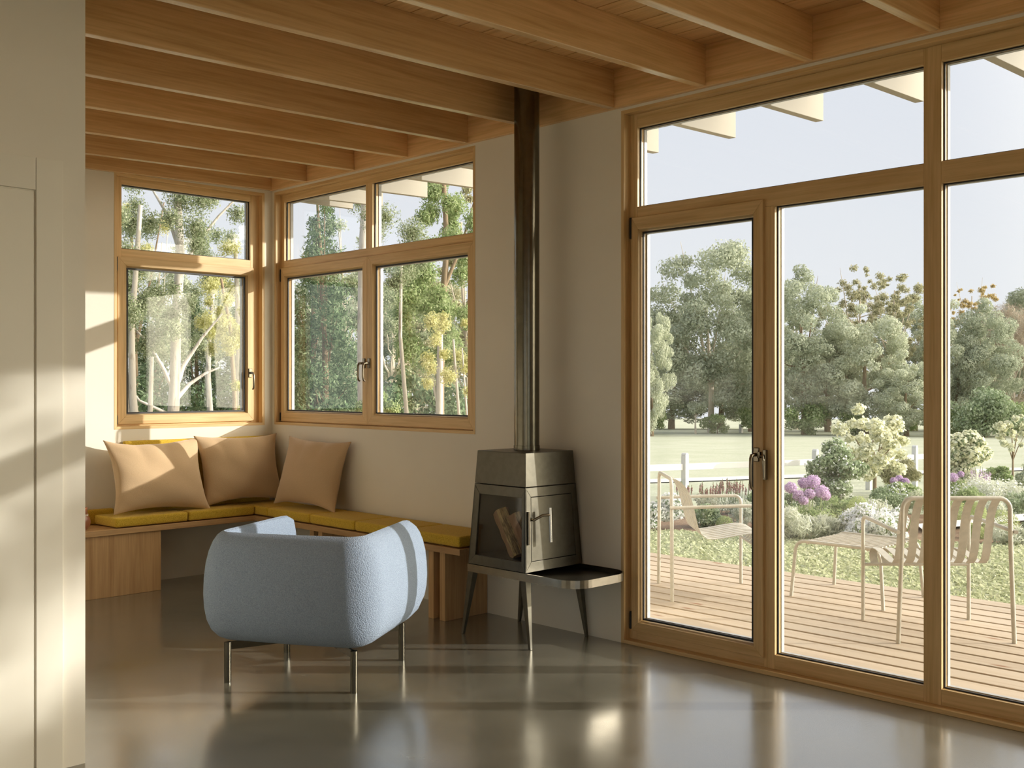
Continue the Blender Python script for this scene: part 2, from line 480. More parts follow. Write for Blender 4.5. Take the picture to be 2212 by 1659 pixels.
# rest of the room behind the camera, with two openings added for fill daylight
m = MB()
m.box(-3.2, -3.0, -4.2, -2.0, 0, 3.0); m.box(-3.2, -3.0, 1.6, PY + 0.4, 0, 3.0); m.box(-3.2, -3.0, -2.0, 1.6, 2.3, 3.0); m.box(-3.2, -3.0, -2.0, 1.6, 0, 0.8)
struct(m.build('wall_side', WALL), 'cream wall out of view to the side', 'wall')
m = MB()
m.box(-3.2, -2.2, -4.2, -4.0, 0, 3.0); m.box(1.2, XR, -4.2, -4.0, 0, 3.0); m.box(-2.2, 1.2, -4.2, -4.0, 2.7, 3.0)
struct(m.build('wall_front', WALL), 'cream wall out of view behind the camera', 'wall')

# ceiling boards
m = MB(); x = -3.2; random.seed(3)
while x < XR + 0.2:
    x2 = x + 0.145
    za, zb = ZT + slope(x), ZT + slope(x2)
    xa, xb = x + 0.003, x2 - 0.003
    m.hexa([(xa, -4.2, za), (xb, -4.2, zb), (xb, YB + 0.2, zb), (xa, YB + 0.2, za), (xa, -4.2, za + 0.03), (xb, -4.2, zb + 0.03), (xb, YB + 0.2, zb + 0.03), (xa, YB + 0.2, za + 0.03)])
    x = x2
ceil = m.build('ceiling', BEAM_Y); struct(ceil, 'oak boarded ceiling above the beams', 'ceiling')
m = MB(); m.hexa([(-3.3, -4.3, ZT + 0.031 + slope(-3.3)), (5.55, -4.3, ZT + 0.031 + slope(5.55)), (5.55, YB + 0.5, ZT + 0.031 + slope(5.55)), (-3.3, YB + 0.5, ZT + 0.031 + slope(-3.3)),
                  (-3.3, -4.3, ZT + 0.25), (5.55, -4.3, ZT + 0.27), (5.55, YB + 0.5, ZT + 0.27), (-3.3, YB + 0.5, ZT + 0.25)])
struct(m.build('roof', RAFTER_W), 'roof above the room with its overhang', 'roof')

# rim board along the right wall and along the back wall
m = MB(); m.box(XR - 0.03, XR - 0.0005, -4.0, YB, 2.893, ZT)
struct(m.build('trim_1', BEAM_Y, bevel=0.002), 'oak rim board along the top of the right wall', 'trim')
m = MB()
m.hexa([(PX, YB - 0.04, 2.893 + slope(PX)), (XR - 0.03, YB - 0.04, 2.893), (XR - 0.03, YB - 0.001, 2.893), (PX, YB - 0.001, 2.893 + slope(PX)),
        (PX, YB - 0.04, ZT + slope(PX)), (XR - 0.03, YB - 0.04, ZT), (XR - 0.03, YB - 0.001, ZT), (PX, YB - 0.001, ZT + slope(PX))])
struct(m.build('trim_2', BEAM, bevel=0.002), 'oak rim board along the top of the end wall', 'trim')

# ceiling beams (near faces at these y), and the white rafters outside in line with them
BEAM_Y0 = [6.68, 6.09, 5.50, 4.91, 4.325, 3.73, 3.135, 2.54, 1.945, 1.35, 0.76, 0.16, -0.44, -1.04, -1.64, -2.24, -2.84]
ORD = ['closest to the end wall', 'second from the end wall', 'third from the end wall', 'fourth from the end wall', 'fifth from the end wall, just behind the flue',
       'sixth from the end wall, just in front of the flue', 'seventh from the end wall, meeting the glazed wall above the door', 'eighth from the end wall, over the fixed pane',
       'ninth from the end wall, over the mullion', 'tenth from the end wall']
for i, y in enumerate(BEAM_Y0):
    m = MB(); ya, yb = y, y + 0.046
    xa, xb = (PX if y > PY - 0.1 else -3.0), XR - 0.031
    za, zb = 2.895 + slope(xa), 2.895
    m.hexa([(xa, ya, za), (xb, ya, zb), (xb, yb, zb), (xa, yb, za), (xa, ya, ZT + slope(xa) - 0.0005), (xb, ya, ZT - 0.0005), (xb, yb, ZT - 0.0005), (xa, yb, ZT + slope(xa) - 0.0005)])
    o = m.build('ceiling_beam', BEAM, bevel=0.003)
    tag(o, 'oak ceiling beam, ' + (ORD[i] if i < len(ORD) else 'overhead out of the picture'), 'beam', 'ceiling beams')
ORD2 = ['closest to the far corner of the house', 'second from the far corner of the house', 'third from the far corner of the house', 'fourth from the far corner of the house',
        'fifth from the far corner, left of the glazed wall', 'sixth from the far corner, above the glazed door', 'seventh from the far corner, above the fixed pane',
        'eighth from the far corner, beside the mullion', 'ninth from the far corner, top right of the glazing']
for i, y in enumerate([7.27] + BEAM_Y0[:13]):
    m = MB(); ya, yb = y, y + 0.05
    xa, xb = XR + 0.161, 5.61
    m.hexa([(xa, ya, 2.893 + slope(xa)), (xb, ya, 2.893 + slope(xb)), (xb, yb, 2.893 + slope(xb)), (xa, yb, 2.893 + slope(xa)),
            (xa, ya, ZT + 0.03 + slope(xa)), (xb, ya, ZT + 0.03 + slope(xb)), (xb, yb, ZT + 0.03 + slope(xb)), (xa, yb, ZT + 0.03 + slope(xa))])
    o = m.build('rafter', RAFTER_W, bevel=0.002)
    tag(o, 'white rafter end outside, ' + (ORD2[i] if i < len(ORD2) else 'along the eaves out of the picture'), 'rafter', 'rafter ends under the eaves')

# eave board outside the end wall
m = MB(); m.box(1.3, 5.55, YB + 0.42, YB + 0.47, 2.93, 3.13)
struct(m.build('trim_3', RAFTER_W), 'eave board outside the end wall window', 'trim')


# ------------------------------------------------------------------ windows
class Plane:
    """h along the wall, d outward from the wall face, v up"""
    def __init__(self, wall): self.wall = wall
    def p(self, h, d, v):
        return (XR + d, h, v) if self.wall == 'R' else (h, YB + d, v)
    def box(self, m, h0, h1, d0, d1, v0, v1, mi=0):
        a = self.p(h0, d0, v0); b = self.p(h1, d1, v1)
        m.box(min(a[0], b[0]), max(a[0], b[0]), min(a[1], b[1]), max(a[1], b[1]), v0, v1, mi)
    def ring(self, m, o, i, d0, d1, mh=0, mv=1, splay=0.0):
        (h0, h1, v0, v1), (a0, a1, b0, b1) = o, i
        def front(h, v):
            return (h - splay if h == a0 else h + splay if h == a1 else h, v - splay if v == b0 else v + splay if v == b1 else v)
        for quad, mi in (((( h0, v0), (h1, v0), (a1, b0), (a0, b0)), mh), (((h0, v1), (a0, b1), (a1, b1), (h1, v1)), mh),
                         (((h0, v0), (a0, b0), (a0, b1), (h0, v1)), mv), (((h1, v0), (h1, v1), (a1, b1), (a1, b0)), mv)):
            m.hexa([self.p(front(h, v)[0], d0, front(h, v)[1]) for h, v in quad] + [self.p(h, d1, v) for h, v in quad], mi)
    def mats(self): return [OAK[1] if self.wall == 'R' else OAK[0], OAK[2]]

def glaze(pl, parent, g, d, stile=0.0):
    """one pane: glass box, black gasket and white outer frame"""
    h0, h1, v0, v1 = g
    m = MB(); pl.box(m, h0 - 0.004, h1 + 0.004, d + 0.010, d + 0.032, v0 - 0.004, v1 + 0.004)
    m.build('pane', GLASS, parent)
    m = MB(); e = 0.006
    pl.ring(m, (h0 - 0.004, h1 + 0.004, v0 - 0.004, v1 + 0.004), (h0 + e, h1 - e, v0 + e, v1 - e), d, d + 0.009, 0, 0)
    m.build('gasket', BLACK, parent)
    m = MB(); e = 0.004
    pl.ring(m, (h0 - 0.01, h1 + 0.01, v0 - 0.01, v1 + 0.01), (h0 + e, h1 - e, v0 + e, v1 - e), d + 0.034, d + 0.058, 0, 0)
    m.build('outer_bead', SPACER, parent)

def casing(pl, parent, o, w=0.02, d1=0.10, bottom=True):
    h0, h1, v0, v1 = o; m = MB()
    pl.ring(m, o, (h0 + w, h1 - w, v0 + w, v1 - w), -0.002, d1)
    m.build('casing', pl.mats(), parent, bevel=0.0012)

def handle(pl, parent, h, v, d, flip=1, drop=0.125):
    """window handle: plate, spindle and a bow that hangs down"""
    m = MB(); pl.box(m, h - 0.014, h + 0.014, d - 0.010, d, v - 0.034, v + 0.034)
    hd = m.build('handle', HANDLE, parent, bevel=0.003)
    m = MB()
    pts = [pl.p(h, d - 0.008, v), pl.p(h, d - 0.030, v), pl.p(h, d - 0.046, v - 0.002), pl.p(h, d - 0.054, v - 0.016), pl.p(h, d - 0.056, v - 0.05),
           pl.p(h, d - 0.056, v - drop * 0.75), pl.p(h, d - 0.052, v - drop * 0.93), pl.p(h, d - 0.040, v - drop)]
    m.tube(pts, [0.009, 0.009, 0.0085, 0.008, 0.0078, 0.0076, 0.007, 0.006], 10)
    m.build('grip', HANDLE, hd, smooth=True)
    return hd

def sash(pl, parent, o, g, d, thick=0.06, name='sash'):
    m = MB()
    pl.ring(m, o, g, d, d + thick, splay=0.017)
    s = m.build(name, pl.mats(), parent, bevel=0.0016)
    # the sloping glazing bead inside the sash
    glaze(pl, s, g, d + 0.022)
    return s

def hinge(pl, parent, h, v0, v1, d):
    m = MB(); pl.box(m, h - 0.012, h - 0.001, d - 0.004, d + 0.02, v0, v1)
    m.build('hinge', BLACK, parent, bevel=0.002)

RW, BW = Plane('R'), Plane('B')

# window_1 in the end wall
w1 = sroot('window_1', (3.8165, YB, 1.084), 'oak framed casement window in the end wall left of the corner', 'window')
casing(BW, w1, W1)
d = 0.050
m = MB()
FO = (3.242, 4.391, 1.104, 2.848)
BW.box(m, 3.242, 3.298, d, d + 0.07, 1.104, 2.848, 1); BW.box(m, 4.317, 4.391, d, d + 0.07, 1.104, 2.848, 1)
BW.box(m, 3.298, 4.317, d, d + 0.07, 1.104, 1.125, 0); BW.box(m, 3.298, 4.317, d, d + 0.07, 2.255, 2.349, 0); BW.box(m, 3.298, 4.317, d, d + 0.07, 2.800, 2.848, 0)
m.build('frame', BW.mats(), w1, bevel=0.0015)
glaze(BW, w1, (3.298, 4.317, 2.349, 2.800), d + 0.022)
s1 = sash(BW, w1, (3.263, 4.337, 1.118, 2.290), (3.342, 4.270, 1.195, 2.213), 0.034, 0.05)
handle(BW, s1, 4.304, 1.485, 0.034)
hinge(BW, s1, 3.263, 2.19, 2.285, 0.034); hinge(BW, s1, 3.263, 1.118, 1.18, 0.034)

# window_2 in the right wall beside the corner
w2 = sroot('window_2', (XR, 6.02, 1.088), 'oak framed double casement window in the right wall near the corner', 'window')
casing(RW, w2, W2)
m = MB()
RW.box(m, 4.895, 4.949, d, d + 0.07, 1.108, 2.858, 1); RW.box(m, 7.108, 7.145, d, d + 0.07, 1.108, 2.858, 1)
RW.box(m, 5.992, 6.065, d, d + 0.07, 2.350, 2.803, 1); RW.box(m, 5.99, 6.06, d, d + 0.07, 1.125, 2.255, 1)
RW.box(m, 4.949, 7.108, d, d + 0.07, 1.108, 1.125, 0); RW.box(m, 4.949, 7.108, d, d + 0.07, 2.255, 2.350, 0); RW.box(m, 4.949, 7.108, d, d + 0.07, 2.803, 2.858, 0)
m.build('frame', RW.mats(), w2, bevel=0.0015)
glaze(RW, w2, (6.065, 7.108, 2.350, 2.803), d + 0.022)
glaze(RW, w2, (4.949, 5.992, 2.350, 2.803), d + 0.022)
sa = sash(RW, w2, (6.030, 7.128, 1.115, 2.292), (6.100, 7.066, 1.197, 2.212), 0.034, 0.05)
sb = sash(RW, w2, (4.930, 6.028, 1.115, 2.292), (5.000, 5.952, 1.197, 2.214), 0.034, 0.05)
handle(RW, sa, 6.060, 1.545, 0.034); handle(RW, sb, 6.002, 1.545, 0.034)
hinge(RW, sa, 7.141, 2.19, 2.285, 0.034); hinge(RW, sa, 7.141, 1.118, 1.18, 0.034)

# window_3: the glazed wall
w3 = sroot('window_3', (XR, 2.07, 0), 'full height oak framed glazed wall onto the deck', 'window')
casing(RW, w3, DW, 0.02)
m = MB(); V0, V1 = 0.020, 2.858
RW.box(m, 3.636, 3.687, d, d + 0.07, V0, V1, 1)
RW.box(m, 1.974, 2.053, d, d + 0.07, V0, V1, 1)
RW.box(m, 2.790, 2.850, d, d + 0.07, V0, 2.262, 1)
RW.box(m, 0.460, 0.530, d, d + 0.07, V0, V1, 1)
for a, b in ((2.053, 3.636), (0.530, 1.974)):
    RW.box(m, a, b, d, d + 0.07, 2.785, V1, 0); RW.box(m, a, b, d, d + 0.07, 2.262, 2.357, 0)
RW.box(m, 2.053, 2.790, d, d + 0.07, V0, 0.090, 0); RW.box(m, 0.530, 1.974, d, d + 0.07, V0, 0.090, 0); RW.box(m, 2.850, 3.636, d, d + 0.07, V0, 0.066, 0)
m.build('frame', RW.mats(), w3, bevel=0.002)
glaze(RW, w3, (2.053, 3.636, 2.357, 2.785), d + 0.022)
glaze(RW, w3, (0.530, 1.974, 2.357, 2.785), d + 0.022)
glaze(RW, w3, (2.053, 2.790, 0.090, 2.262), d + 0.022)
glaze(RW, w3, (0.530, 1.974, 0.090, 2.262), d + 0.022)

# door_1: the glazed door leaf
d1 = sroot('door_1', (XR, 3.25, 0.066), 'glazed oak door leaf standing shut in the glazed wall', 'door')
sd = sash(RW, d1, (2.846, 3.664, 0.067, 2.298), (2.917, 3.603, 0.133, 2.216), 0.034, 0.065, 'leaf_frame')
hinge(RW, sd, 3.677, 2.185, 2.30, 0.034); hinge(RW, sd, 3.677, 0.075, 0.17, 0.034)
hd = handle(RW, sd, 2.880, 1.055, 0.034, drop=0.165)
m = MB()
RW.box(m, 2.852, 2.866, 0.012, 0.034, 1.040, 1.070)
RW.box(m, 2.828, 2.842, 0.026, 0.049, 0.935, 1.080)
m.tube([RW.p(2.86, 0.02, 1.052), RW.p(2.835, 0.016, 1.050), RW.p(2.832, 0.014, 1.03), RW.p(2.828, 0.016, 0.945)], [0.006, 0.006, 0.0075, 0.004], 8)
m.build('latch', HANDLE, sd, bevel=0.002)

# unseen openings added behind the camera to brighten the room
m = MB()
for a, b in ((-2.0, -0.2), (-0.2, 1.6)):
    m.box(-3.14, -3.06, a, a + 0.07, 0.8, 2.3, 0); m.box(-3.14, -3.06, b - 0.07, b, 0.8, 2.3, 0)
    m.box(-3.14, -3.06, a + .07, b - .07, 0.8, 0.87, 0); m.box(-3.14, -3.06, a + .07, b - .07, 2.23, 2.3, 0)
o = m.build('fill_window_4', OAK[2]); struct(o, 'unseen oak framed window added at the side for fill daylight', 'window')
m = MB(); m.box(-3.11, -3.09, -1.93, -0.27, 0.87, 2.23); m.box(-3.11, -3.09, -0.13, 1.53, 0.87, 2.23); m.build('pane', GLASS, o)
m = MB()
for a, b in ((-2.2, -0.5), (-0.5, 1.2)):
    m.box(a, a + 0.07, -4.14, -4.06, 0, 2.7); m.box(b - 0.07, b, -4.14, -4.06, 0, 2.7); m.box(a, b, -4.14, -4.06, 0, 0.07); m.box(a, b, -4.14, -4.06, 2.63, 2.7)
o = m.build('fill_window_5', OAK[2]); struct(o, 'unseen glazed wall added behind the camera for fill daylight', 'window')
m = MB(); m.box(-2.13, -0.57, -4.11, -4.09, 0.07, 2.63); m.box(-0.43, 1.13, -4.11, -4.09, 0.07, 2.63); m.build('pane', GLASS, o)

w6 = sroot('fill_window_6', (XR, -1.85, 0), 'unseen glazing added further along the right wall for fill daylight', 'window')  # unseen glazing added to throw more daylight on the partition
casing(RW, w6, (-3.4, -0.3, 0.0, 2.878))
m = MB(); RW.ring(m, (-3.38, -0.32, 0.02, 2.858), (-3.31, -0.39, 0.09, 2.788), d, d + 0.07); RW.box(m, -1.885, -1.815, d, d + 0.07, 0.09, 2.788, 1); m.build('frame', RW.mats(), w6)
glaze(RW, w6, (-3.31, -1.885, 0.09, 2.788), d + 0.022); glaze(RW, w6, (-1.815, -0.39, 0.09, 2.788), d + 0.022)

# door_2: flush painted door and its flat architrave on the partition
m = MB()
m.box(0.46, 1.559, PY - 0.010, PY, 2.030, 2.205)
arch = sroot('trim_4', (1.2, PY, 0), 'flat painted architrave around the flush door', 'trim')
m = MB(); m.box(1.464, 1.559, PY - 0.010, PY - 0.0002, 0, 2.209); m.build('architrave_upright', DOORP, arch, bevel=0.0015)
m = MB(); m.box(0.3, 1.4625, PY - 0.010, PY - 0.0002, 2.093, 2.209); m.build('architrave_head', DOORP, arch, bevel=0.0015)
dr = sroot('door_2', (0.9, PY, 0), 'flush painted door in the partition wall', 'door')
m = MB(); m.box(0.50, 1.457, PY - 0.007, PY + 0.04, 0.004, 2.086); m.build('leaf', DOORP, dr, bevel=0.0015)
# ------------------------------------------------------------------ corner bench
ben = thing('corner_bench', (3.6, 7.0, 0), 'oak corner bench running along both walls under the windows', 'bench')
ZS0, ZS1, YF, XF = 0.408, 0.445, 6.83, 4.105
m = MB(); m.box(1.66, 4.104, YF, YB - 0.002, ZS0, ZS1); m.build('seat_board', BENCH[0], ben, bevel=0.002)
m = MB(); m.box(XF, XR - 0.002, 4.60, YB - 0.002, ZS0, ZS1); m.build('seat_board', BENCH[1], ben, bevel=0.002)
m = MB(); m.box(1.66, 3.393, YF + 0.018, YB - 0.003, 0.0, ZS0 - 0.001); m.build('cabinet', BENCH[2], ben, bevel=0.002)
for y in (4.762, 4.865, 6.020, 6.120):
    m = MB(); m.box(XF + 0.028, XR - 0.003, y, y + 0.048, 0.0, ZS0 - 0.001); m.build('side_panel', BENCH[2], ben, bevel=0.002)

def cushion(name, pts, z0, z1, label, group='mustard seat cushions on the bench', r=0.018):
    """box cushion from a plan outline, with soft rounded edges"""
    cx = sum(p[0] for p in pts) / len(pts); cy = sum(p[1] for p in pts) / len(pts)
    bm = bmesh.new()
    vs = [bm.verts.new((p[0] - cx, p[1] - cy, 0)) for p in pts]
    f = bm.faces.new(vs)
    ex = bmesh.ops.extrude_face_region(bm, geom=[f])
    bmesh.ops.translate(bm, vec=(0, 0, z1 - z0), verts=[v for v in ex['geom'] if isinstance(v, bmesh.types.BMVert)])
    bmesh.ops.bevel(bm, geom=list(bm.edges), offset=r, segments=4, profile=0.6, affect='EDGES')
    bmesh.ops.recalc_face_normals(bm, faces=bm.faces)
    me = bpy.data.meshes.new(name); bm.to_mesh(me); bm.free()
    me.materials.append(YEL); me.shade_smooth(); me.set_sharp_from_angle(angle=R(60))
    o = bpy.data.objects.new(name, me); COL.objects.link(o); o.location = (cx, cy, z0)
    tag(o, label, 'cushion', group)
    return o
ZC0, ZC1 = ZS1 + 0.006, 0.515
e = 0.004
yb_, yf_ = YB - 0.06, YF + 0.012
cushion('seat_cushion', [(3.075, yf_), (3.595 - e, yf_), (3.595 - e, yb_), (3.055, yb_)], ZC0, ZC1, 'mustard seat cushion at the open left end of the bench')
cushion('seat_cushion', [(3.595 + e, yf_), (XF + 0.008, yf_), (XF + 0.008, yb_), (3.595 + e, yb_)], ZC0, ZC1, 'mustard seat cushion before the end wall, ending at the inner corner of the bench')
xa_, xb_ = XF + 0.010, XR - 0.035
RL = ['mustard seat cushion filling the corner of the bench', 'mustard seat cushion under the tan pillow on the right wall', 'mustard seat cushion next after the tan pillow on the right wall',
      'mustard seat cushion second from the stove', 'mustard seat cushion beside the stove at the near end of the bench']
RY = [7.135, 6.683, 6.149, 5.636, 5.12, 4.612]
for k in range(5):
    ya, yb2 = RY[k + 1] + e, RY[k] - e
    cushion('seat_cushion', [(xa_ + (0.005 if k == 0 else 0), ya), (xb_, ya), (xb_, yb2), (xa_ + (0.005 if k == 0 else 0), yb2)], ZC0, ZC1, RL[k])
# small back cushions
cushion('bolster_cushion', [(2.30, YB - 0.055), (3.20, YB - 0.055), (3.20, YB - 0.004), (2.30, YB - 0.004)], ZS1 + 0.002, 0.548, 'low mustard bolster along the wall at the left end of the bench', 'mustard back cushions along the wall')
cushion('back_cushion', [(3.275, YB - 0.052), (4.43, YB - 0.052), (4.43, YB - 0.004), (3.275, YB - 0.004)], ZS1 + 0.002, 1.005, 'mustard back cushion against the end wall behind the pillows', 'mustard back cushions along the wall')

# pillows
def pillow(loc, wid, hei, thick, rot, label, seed):
    rng = random.Random(seed); n = 36
    ph = [rng.uniform(0, 6.28) for _ in range(8)]
    vs, fs = [], []
    for side in (1, -1):
        base = len(vs)
        for j in range(n + 1):
            for i in range(n + 1):
                a, b = 2 * i / n - 1, 2 * j / n - 1
                pin = 0.13
                x = wid / 2 * a * (1 - pin * (1 - b * b) * abs(a) ** 3)
                z = hei / 2 * b * (1 - pin * 1.25 * (1 - a * a) * abs(b) ** 3)
                t = max(0.0, (1 - a * a)) ** 0.58 * max(0.0, (1 - b * b)) ** 0.58
                ed = max(0, 1 - t * 1.25)
                wr = 0.034 * abs(math.sin(5.5 * a * (1.35 - 0.5 * b) + ph[1])) * max(0, b) ** 1.6 * t ** 0.55 * (1 - a * a)
                wr += 0.004 * math.sin(5 * a + 7 * b + ph[2]) * t + 0.006 * math.sin(17 * (abs(a) - b) + ph[3]) * (a * a * b * b) * t ** 0.5
                y = side * (thick / 2 * t * (1 - 0.22 * b) + wr * (t > 0) + 0.003)
                sag = 0.012 * math.sin(2.2 * a + ph[4]) * max(0, b)
                vs.append((x, y, z - sag * abs(b) + hei / 2))
        for j in range(n):
            for i in range(n):
                q = (base + j * (n + 1) + i, base + j * (n + 1) + i + 1, base + (j + 1) * (n + 1) + i + 1, base + (j + 1) * (n + 1) + i)
                fs.append(q if side < 0 else q[::-1])
    N = (n + 1) ** 2
    rim = [i for i in range(n)] + [i * (n + 1) + n for i in range(n)] + [n * (n + 1) + n - i for i in range(n)] + [(n - i) * (n + 1) for i in range(n)]
    for k in range(len(rim)):
        a, b = rim[k], rim[(k + 1) % len(rim)]
        fs.append((a, b, b + N, a + N))
    me = bpy.data.meshes.new('throw_pillow'); me.from_pydata(vs, [], fs)
    bm = bmesh.new(); bm.from_mesh(me); bmesh.ops.recalc_face_normals(bm, faces=bm.faces); bm.to_mesh(me); bm.free()
    me.materials.append(TAN); me.shade_smooth()
    o = bpy.data.objects.new('throw_pillow', me); COL.objects.link(o)
    o.location = loc; o.rotation_mode = 'XYZ'
    o.matrix_world = Matrix.Translation(Vector(loc)) @ rot
    tag(o, label, 'pillow', 'tan pillows on the bench')
    return o
def prot(rz, lean, roll=0):
    return Matrix.Rotation(rz, 4, 'Z') @ Matrix.Rotation(lean, 4, 'X') @ Matrix.Rotation(roll, 4, 'Y')
pillow((3.452, 6.925, ZC1 + 0.000), 0.72, 0.535, 0.21, prot(R(2), R(-21), R(2)), 'tan pillow at the left, half lit by the sun, below the end wall window', 1)
pillow((4.115, 6.985, ZC1 + 0.004), 0.67, 0.525, 0.20, prot(R(-3), R(-13), R(-1)), 'tan pillow in the middle, tucked into the corner of the walls', 2)
pillow((4.262, 6.44, ZC1 + 0.002), 0.68, 0.515, 0.18, prot(R(-84), R(-15), R(2)), 'tan pillow leaning on the right wall below the double window', 5)

# little jug on the bare end of the bench
jug = thing('jug', (2.895, 6.985, ZS1), 'small brown jug with a cream rim on the bare bench end by the partition', 'jug')
m = MB(); m.lathe([(0.02, 0.0005), (0.045, 0.001), (0.062, 0.02), (0.068, 0.05), (0.062, 0.075), (0.052, 0.09)], (2.895, 6.985, ZS1), 28); m.build('body', TERRA, jug, smooth=True)
m = MB(); m.lathe([(0.0525, 0.0), (0.0535, 0.006), (0.0525, 0.012)], (2.895, 6.985, ZS1 + 0.088), 28); m.build('band', CREAMG, jug, smooth=True)
m = MB(); m.lathe([(0.048, 0.0), (0.047, 0.03), (0.049, 0.045), (0.044, 0.045), (0.042, 0.01)], (2.895, 6.985, ZS1 + 0.099), 28); m.build('neck', TERRA, jug, smooth=True)

# ------------------------------------------------------------------ wood stove
SX, SY = 4.238, 4.20
stv = thing('wood_stove', (SX, SY, 0), 'dark steel wood stove on four tapering legs with a side tray', 'stove')
def hs(z): return 0.189 + (0.226 - 0.189) * (1.030 - z) / (1.030 - 0.398)     # half width of the tapered body
def face(side, u, z, out=0.0):
    """point on a tapered side: u in -1..1 from its left to its right as seen from the front"""
    h = hs(z)
    if side == 'x': return (SX - h - out, SY - u * h, z)
    return (SX + u * h, SY - h - out, z)
def ring_face(m, side, o, i, d0, d1):
    (a0, a1, z0, z1), (b0, b1, y0, y1) = o, i
    for q in (((a0, z0), (a1, z0), (b1, y0), (b0, y0)), ((a0, z1), (b0, y1), (b1, y1), (a1, z1)), ((a0, z0), (b0, y0), (b0, y1), (a0, z1)), ((a1, z0), (a1, z1), (b1, y1), (b1, y0))):
        m.hexa([face(side, u, z, d0) for u, z in q] + [face(side, u, z, d1) for u, z in q])
def frustum(m, z0, z1, o0=0.0, o1=0.0):
    a, b = hs(z0) + o0, hs(z1) + o1
    m.hexa([(SX - a, SY - a, z0), (SX + a, SY - a, z0), (SX + a, SY + a, z0), (SX - a, SY + a, z0), (SX - b, SY - b, z1), (SX + b, SY - b, z1), (SX + b, SY + b, z1), (SX - b, SY + b, z1)])
m = MB(); frustum(m, 0.848, 1.030); m.build('hood', STOVE, stv, bevel=0.003)
m = MB()
zb, zt = 0.399, 0.845
ring_face(m, 'x', (-1, 1, zb, zt), (-0.77, 0.86, 0.452, 0.791), 0.0, -0.012)
ring_face(m, 'y', (-1, 1, zb, zt), (-0.80, 0.80, 0.452, 0.795), 0.0, -0.012)
for u0, u1 in ((1.0, 0.95),):
    a, b = hs(zb), hs(zt)
    m.hexa([(SX + a, SY - a, zb), (SX + a, SY + a, zb), (SX + a * .95, SY + a, zb), (SX + a * .95, SY - a, zb), (SX + b, SY - b, zt), (SX + b, SY + b, zt), (SX + b * .95, SY + b, zt), (SX + b * .95, SY - b, zt)])
    m.hexa([(SX - a, SY + a, zb), (SX + a, SY + a, zb), (SX + a, SY + a * .95, zb), (SX - a, SY + a * .95, zb), (SX - b, SY + b, zt), (SX + b, SY + b, zt), (SX + b, SY + b * .95, zt), (SX - b, SY + b * .95, zt)])
frustum(m, 0.399, 0.449, -0.004, -0.004); frustum(m, 0.800, 0.845, -0.004, -0.004)
m.build('body', STOVE, stv, bevel=0.0015)
m = MB()
m.hexa([(SX - .06, SY + .19, .45), (SX + .20, SY + .19, .45), (SX + .20, SY + .185, .45), (SX - .06, SY + .185, .45), (SX - .06, SY + .18, .80), (SX + .18, SY + .18, .80), (SX + .18, SY + .175, .80), (SX - .06, SY + .175, .80)])
m.box(SX - 0.205, SX + 0.2, SY - 0.2, SY + 0.2, 0.4495, 0.453); m.box(SX + 0.175, SX + 0.18, SY - 0.19, SY + 0.19, 0.453, 0.79)
m.box(SX - 0.19, SX + 0.18, SY + 0.175, SY + 0.18, 0.453, 0.79)
m.build('firebox_lining', FIREBOX, stv)
m = MB(); ring = [face('x', -0.78, 0.45, -0.006), face('x', 0.87, 0.45, -0.006), face('x', 0.87, 0.793, -0.006), face('x', -0.78, 0.793, -0.006)]
m.prism(ring, (0.004, 0, 0)); m.build('window_glass', STOVE_GLASS, stv)
m = MB()
q = [face('y', -0.785, 0.455, -0.001), face('y', 0.785, 0.455, -0.001), face('y', 0.785, 0.792, -0.001), face('y', -0.785, 0.792, -0.001)]
m.prism(q, (0, 0.011, 0)); sdoor = m.build('door', STOVE, stv, bevel=0.001)
# handle: bar on a cranked arm
hx, hz = -0.42, 0.67
pa = Vector(face('y', hx, hz, 0.0))
m = MB()
top, bot = Vector(face('y', -0.40, 0.738, 0.062)), Vector(face('y', -0.40, 0.555, 0.062))
m.tube([top, bot], 0.0085, 14)
hb = m.build('handle', STEEL, sdoor, smooth=True)
m = MB()
mid = Vector(face('y', -0.40, 0.70, 0.062))
m.tube([Vector(face('y', -0.80, 0.675, 0.0)), Vector(face('y', -0.80, 0.675, 0.02)), Vector(face('y', -0.62, 0.70, 0.05)), mid], 0.0075, 10)
m.build('handle_arm', HANDLE, hb, smooth=True)
m = MB(); q0 = Vector(face('y', -0.905, 0.72, 0.0)); q1 = Vector(face('y', -0.905, 0.545, 0.0))
m.tube([q0 + Vector((0, -0.006, 0)), q1 + Vector((0, -0.006, 0))], 0.0075, 12); m.build('catch_bar', HANDLE, stv, smooth=True)
# base frame and tray in one band, tray with rounded corners
def tray_outline(off=0.0):
    h = 0.229 + off
    pts = [(SX + h, SY + h), (SX - h, SY + h)]
    y1, rr = 3.615 - off, 0.125
    for k in range(9):
        t = math.pi + (math.pi / 2) * k / 8
        pts.append((SX - h + rr + rr * math.cos(t), y1 + rr + rr * math.sin(t)))
    for k in range(9):
        t = 1.5 * math.pi + (math.pi / 2) * k / 8
        pts.append((SX + h - rr + rr * math.cos(t), y1 + rr + rr * math.sin(t)))
    return pts
out, inn = tray_outline(0.0), tray_outline(-0.005)
m = MB(); n = len(out)
for k in range(n):
    j = (k + 1) % n
    a, b, c, dd = out[k], out[j], inn[j], inn[k]
    m.hexa([(*a, 0.355), (*b, 0.355), (*c, 0.355), (*dd, 0.355), (*a, 0.397), (*b, 0.397), (*c, 0.397), (*dd, 0.397)])
m.build('tray_rim', STOVE_POL, stv, smooth=True)
m = MB(); m.prism([(*p, 0.364) for p in tray_outline(-0.0055)], (0, 0, 0.006)); m.build('tray', STOVE, stv)
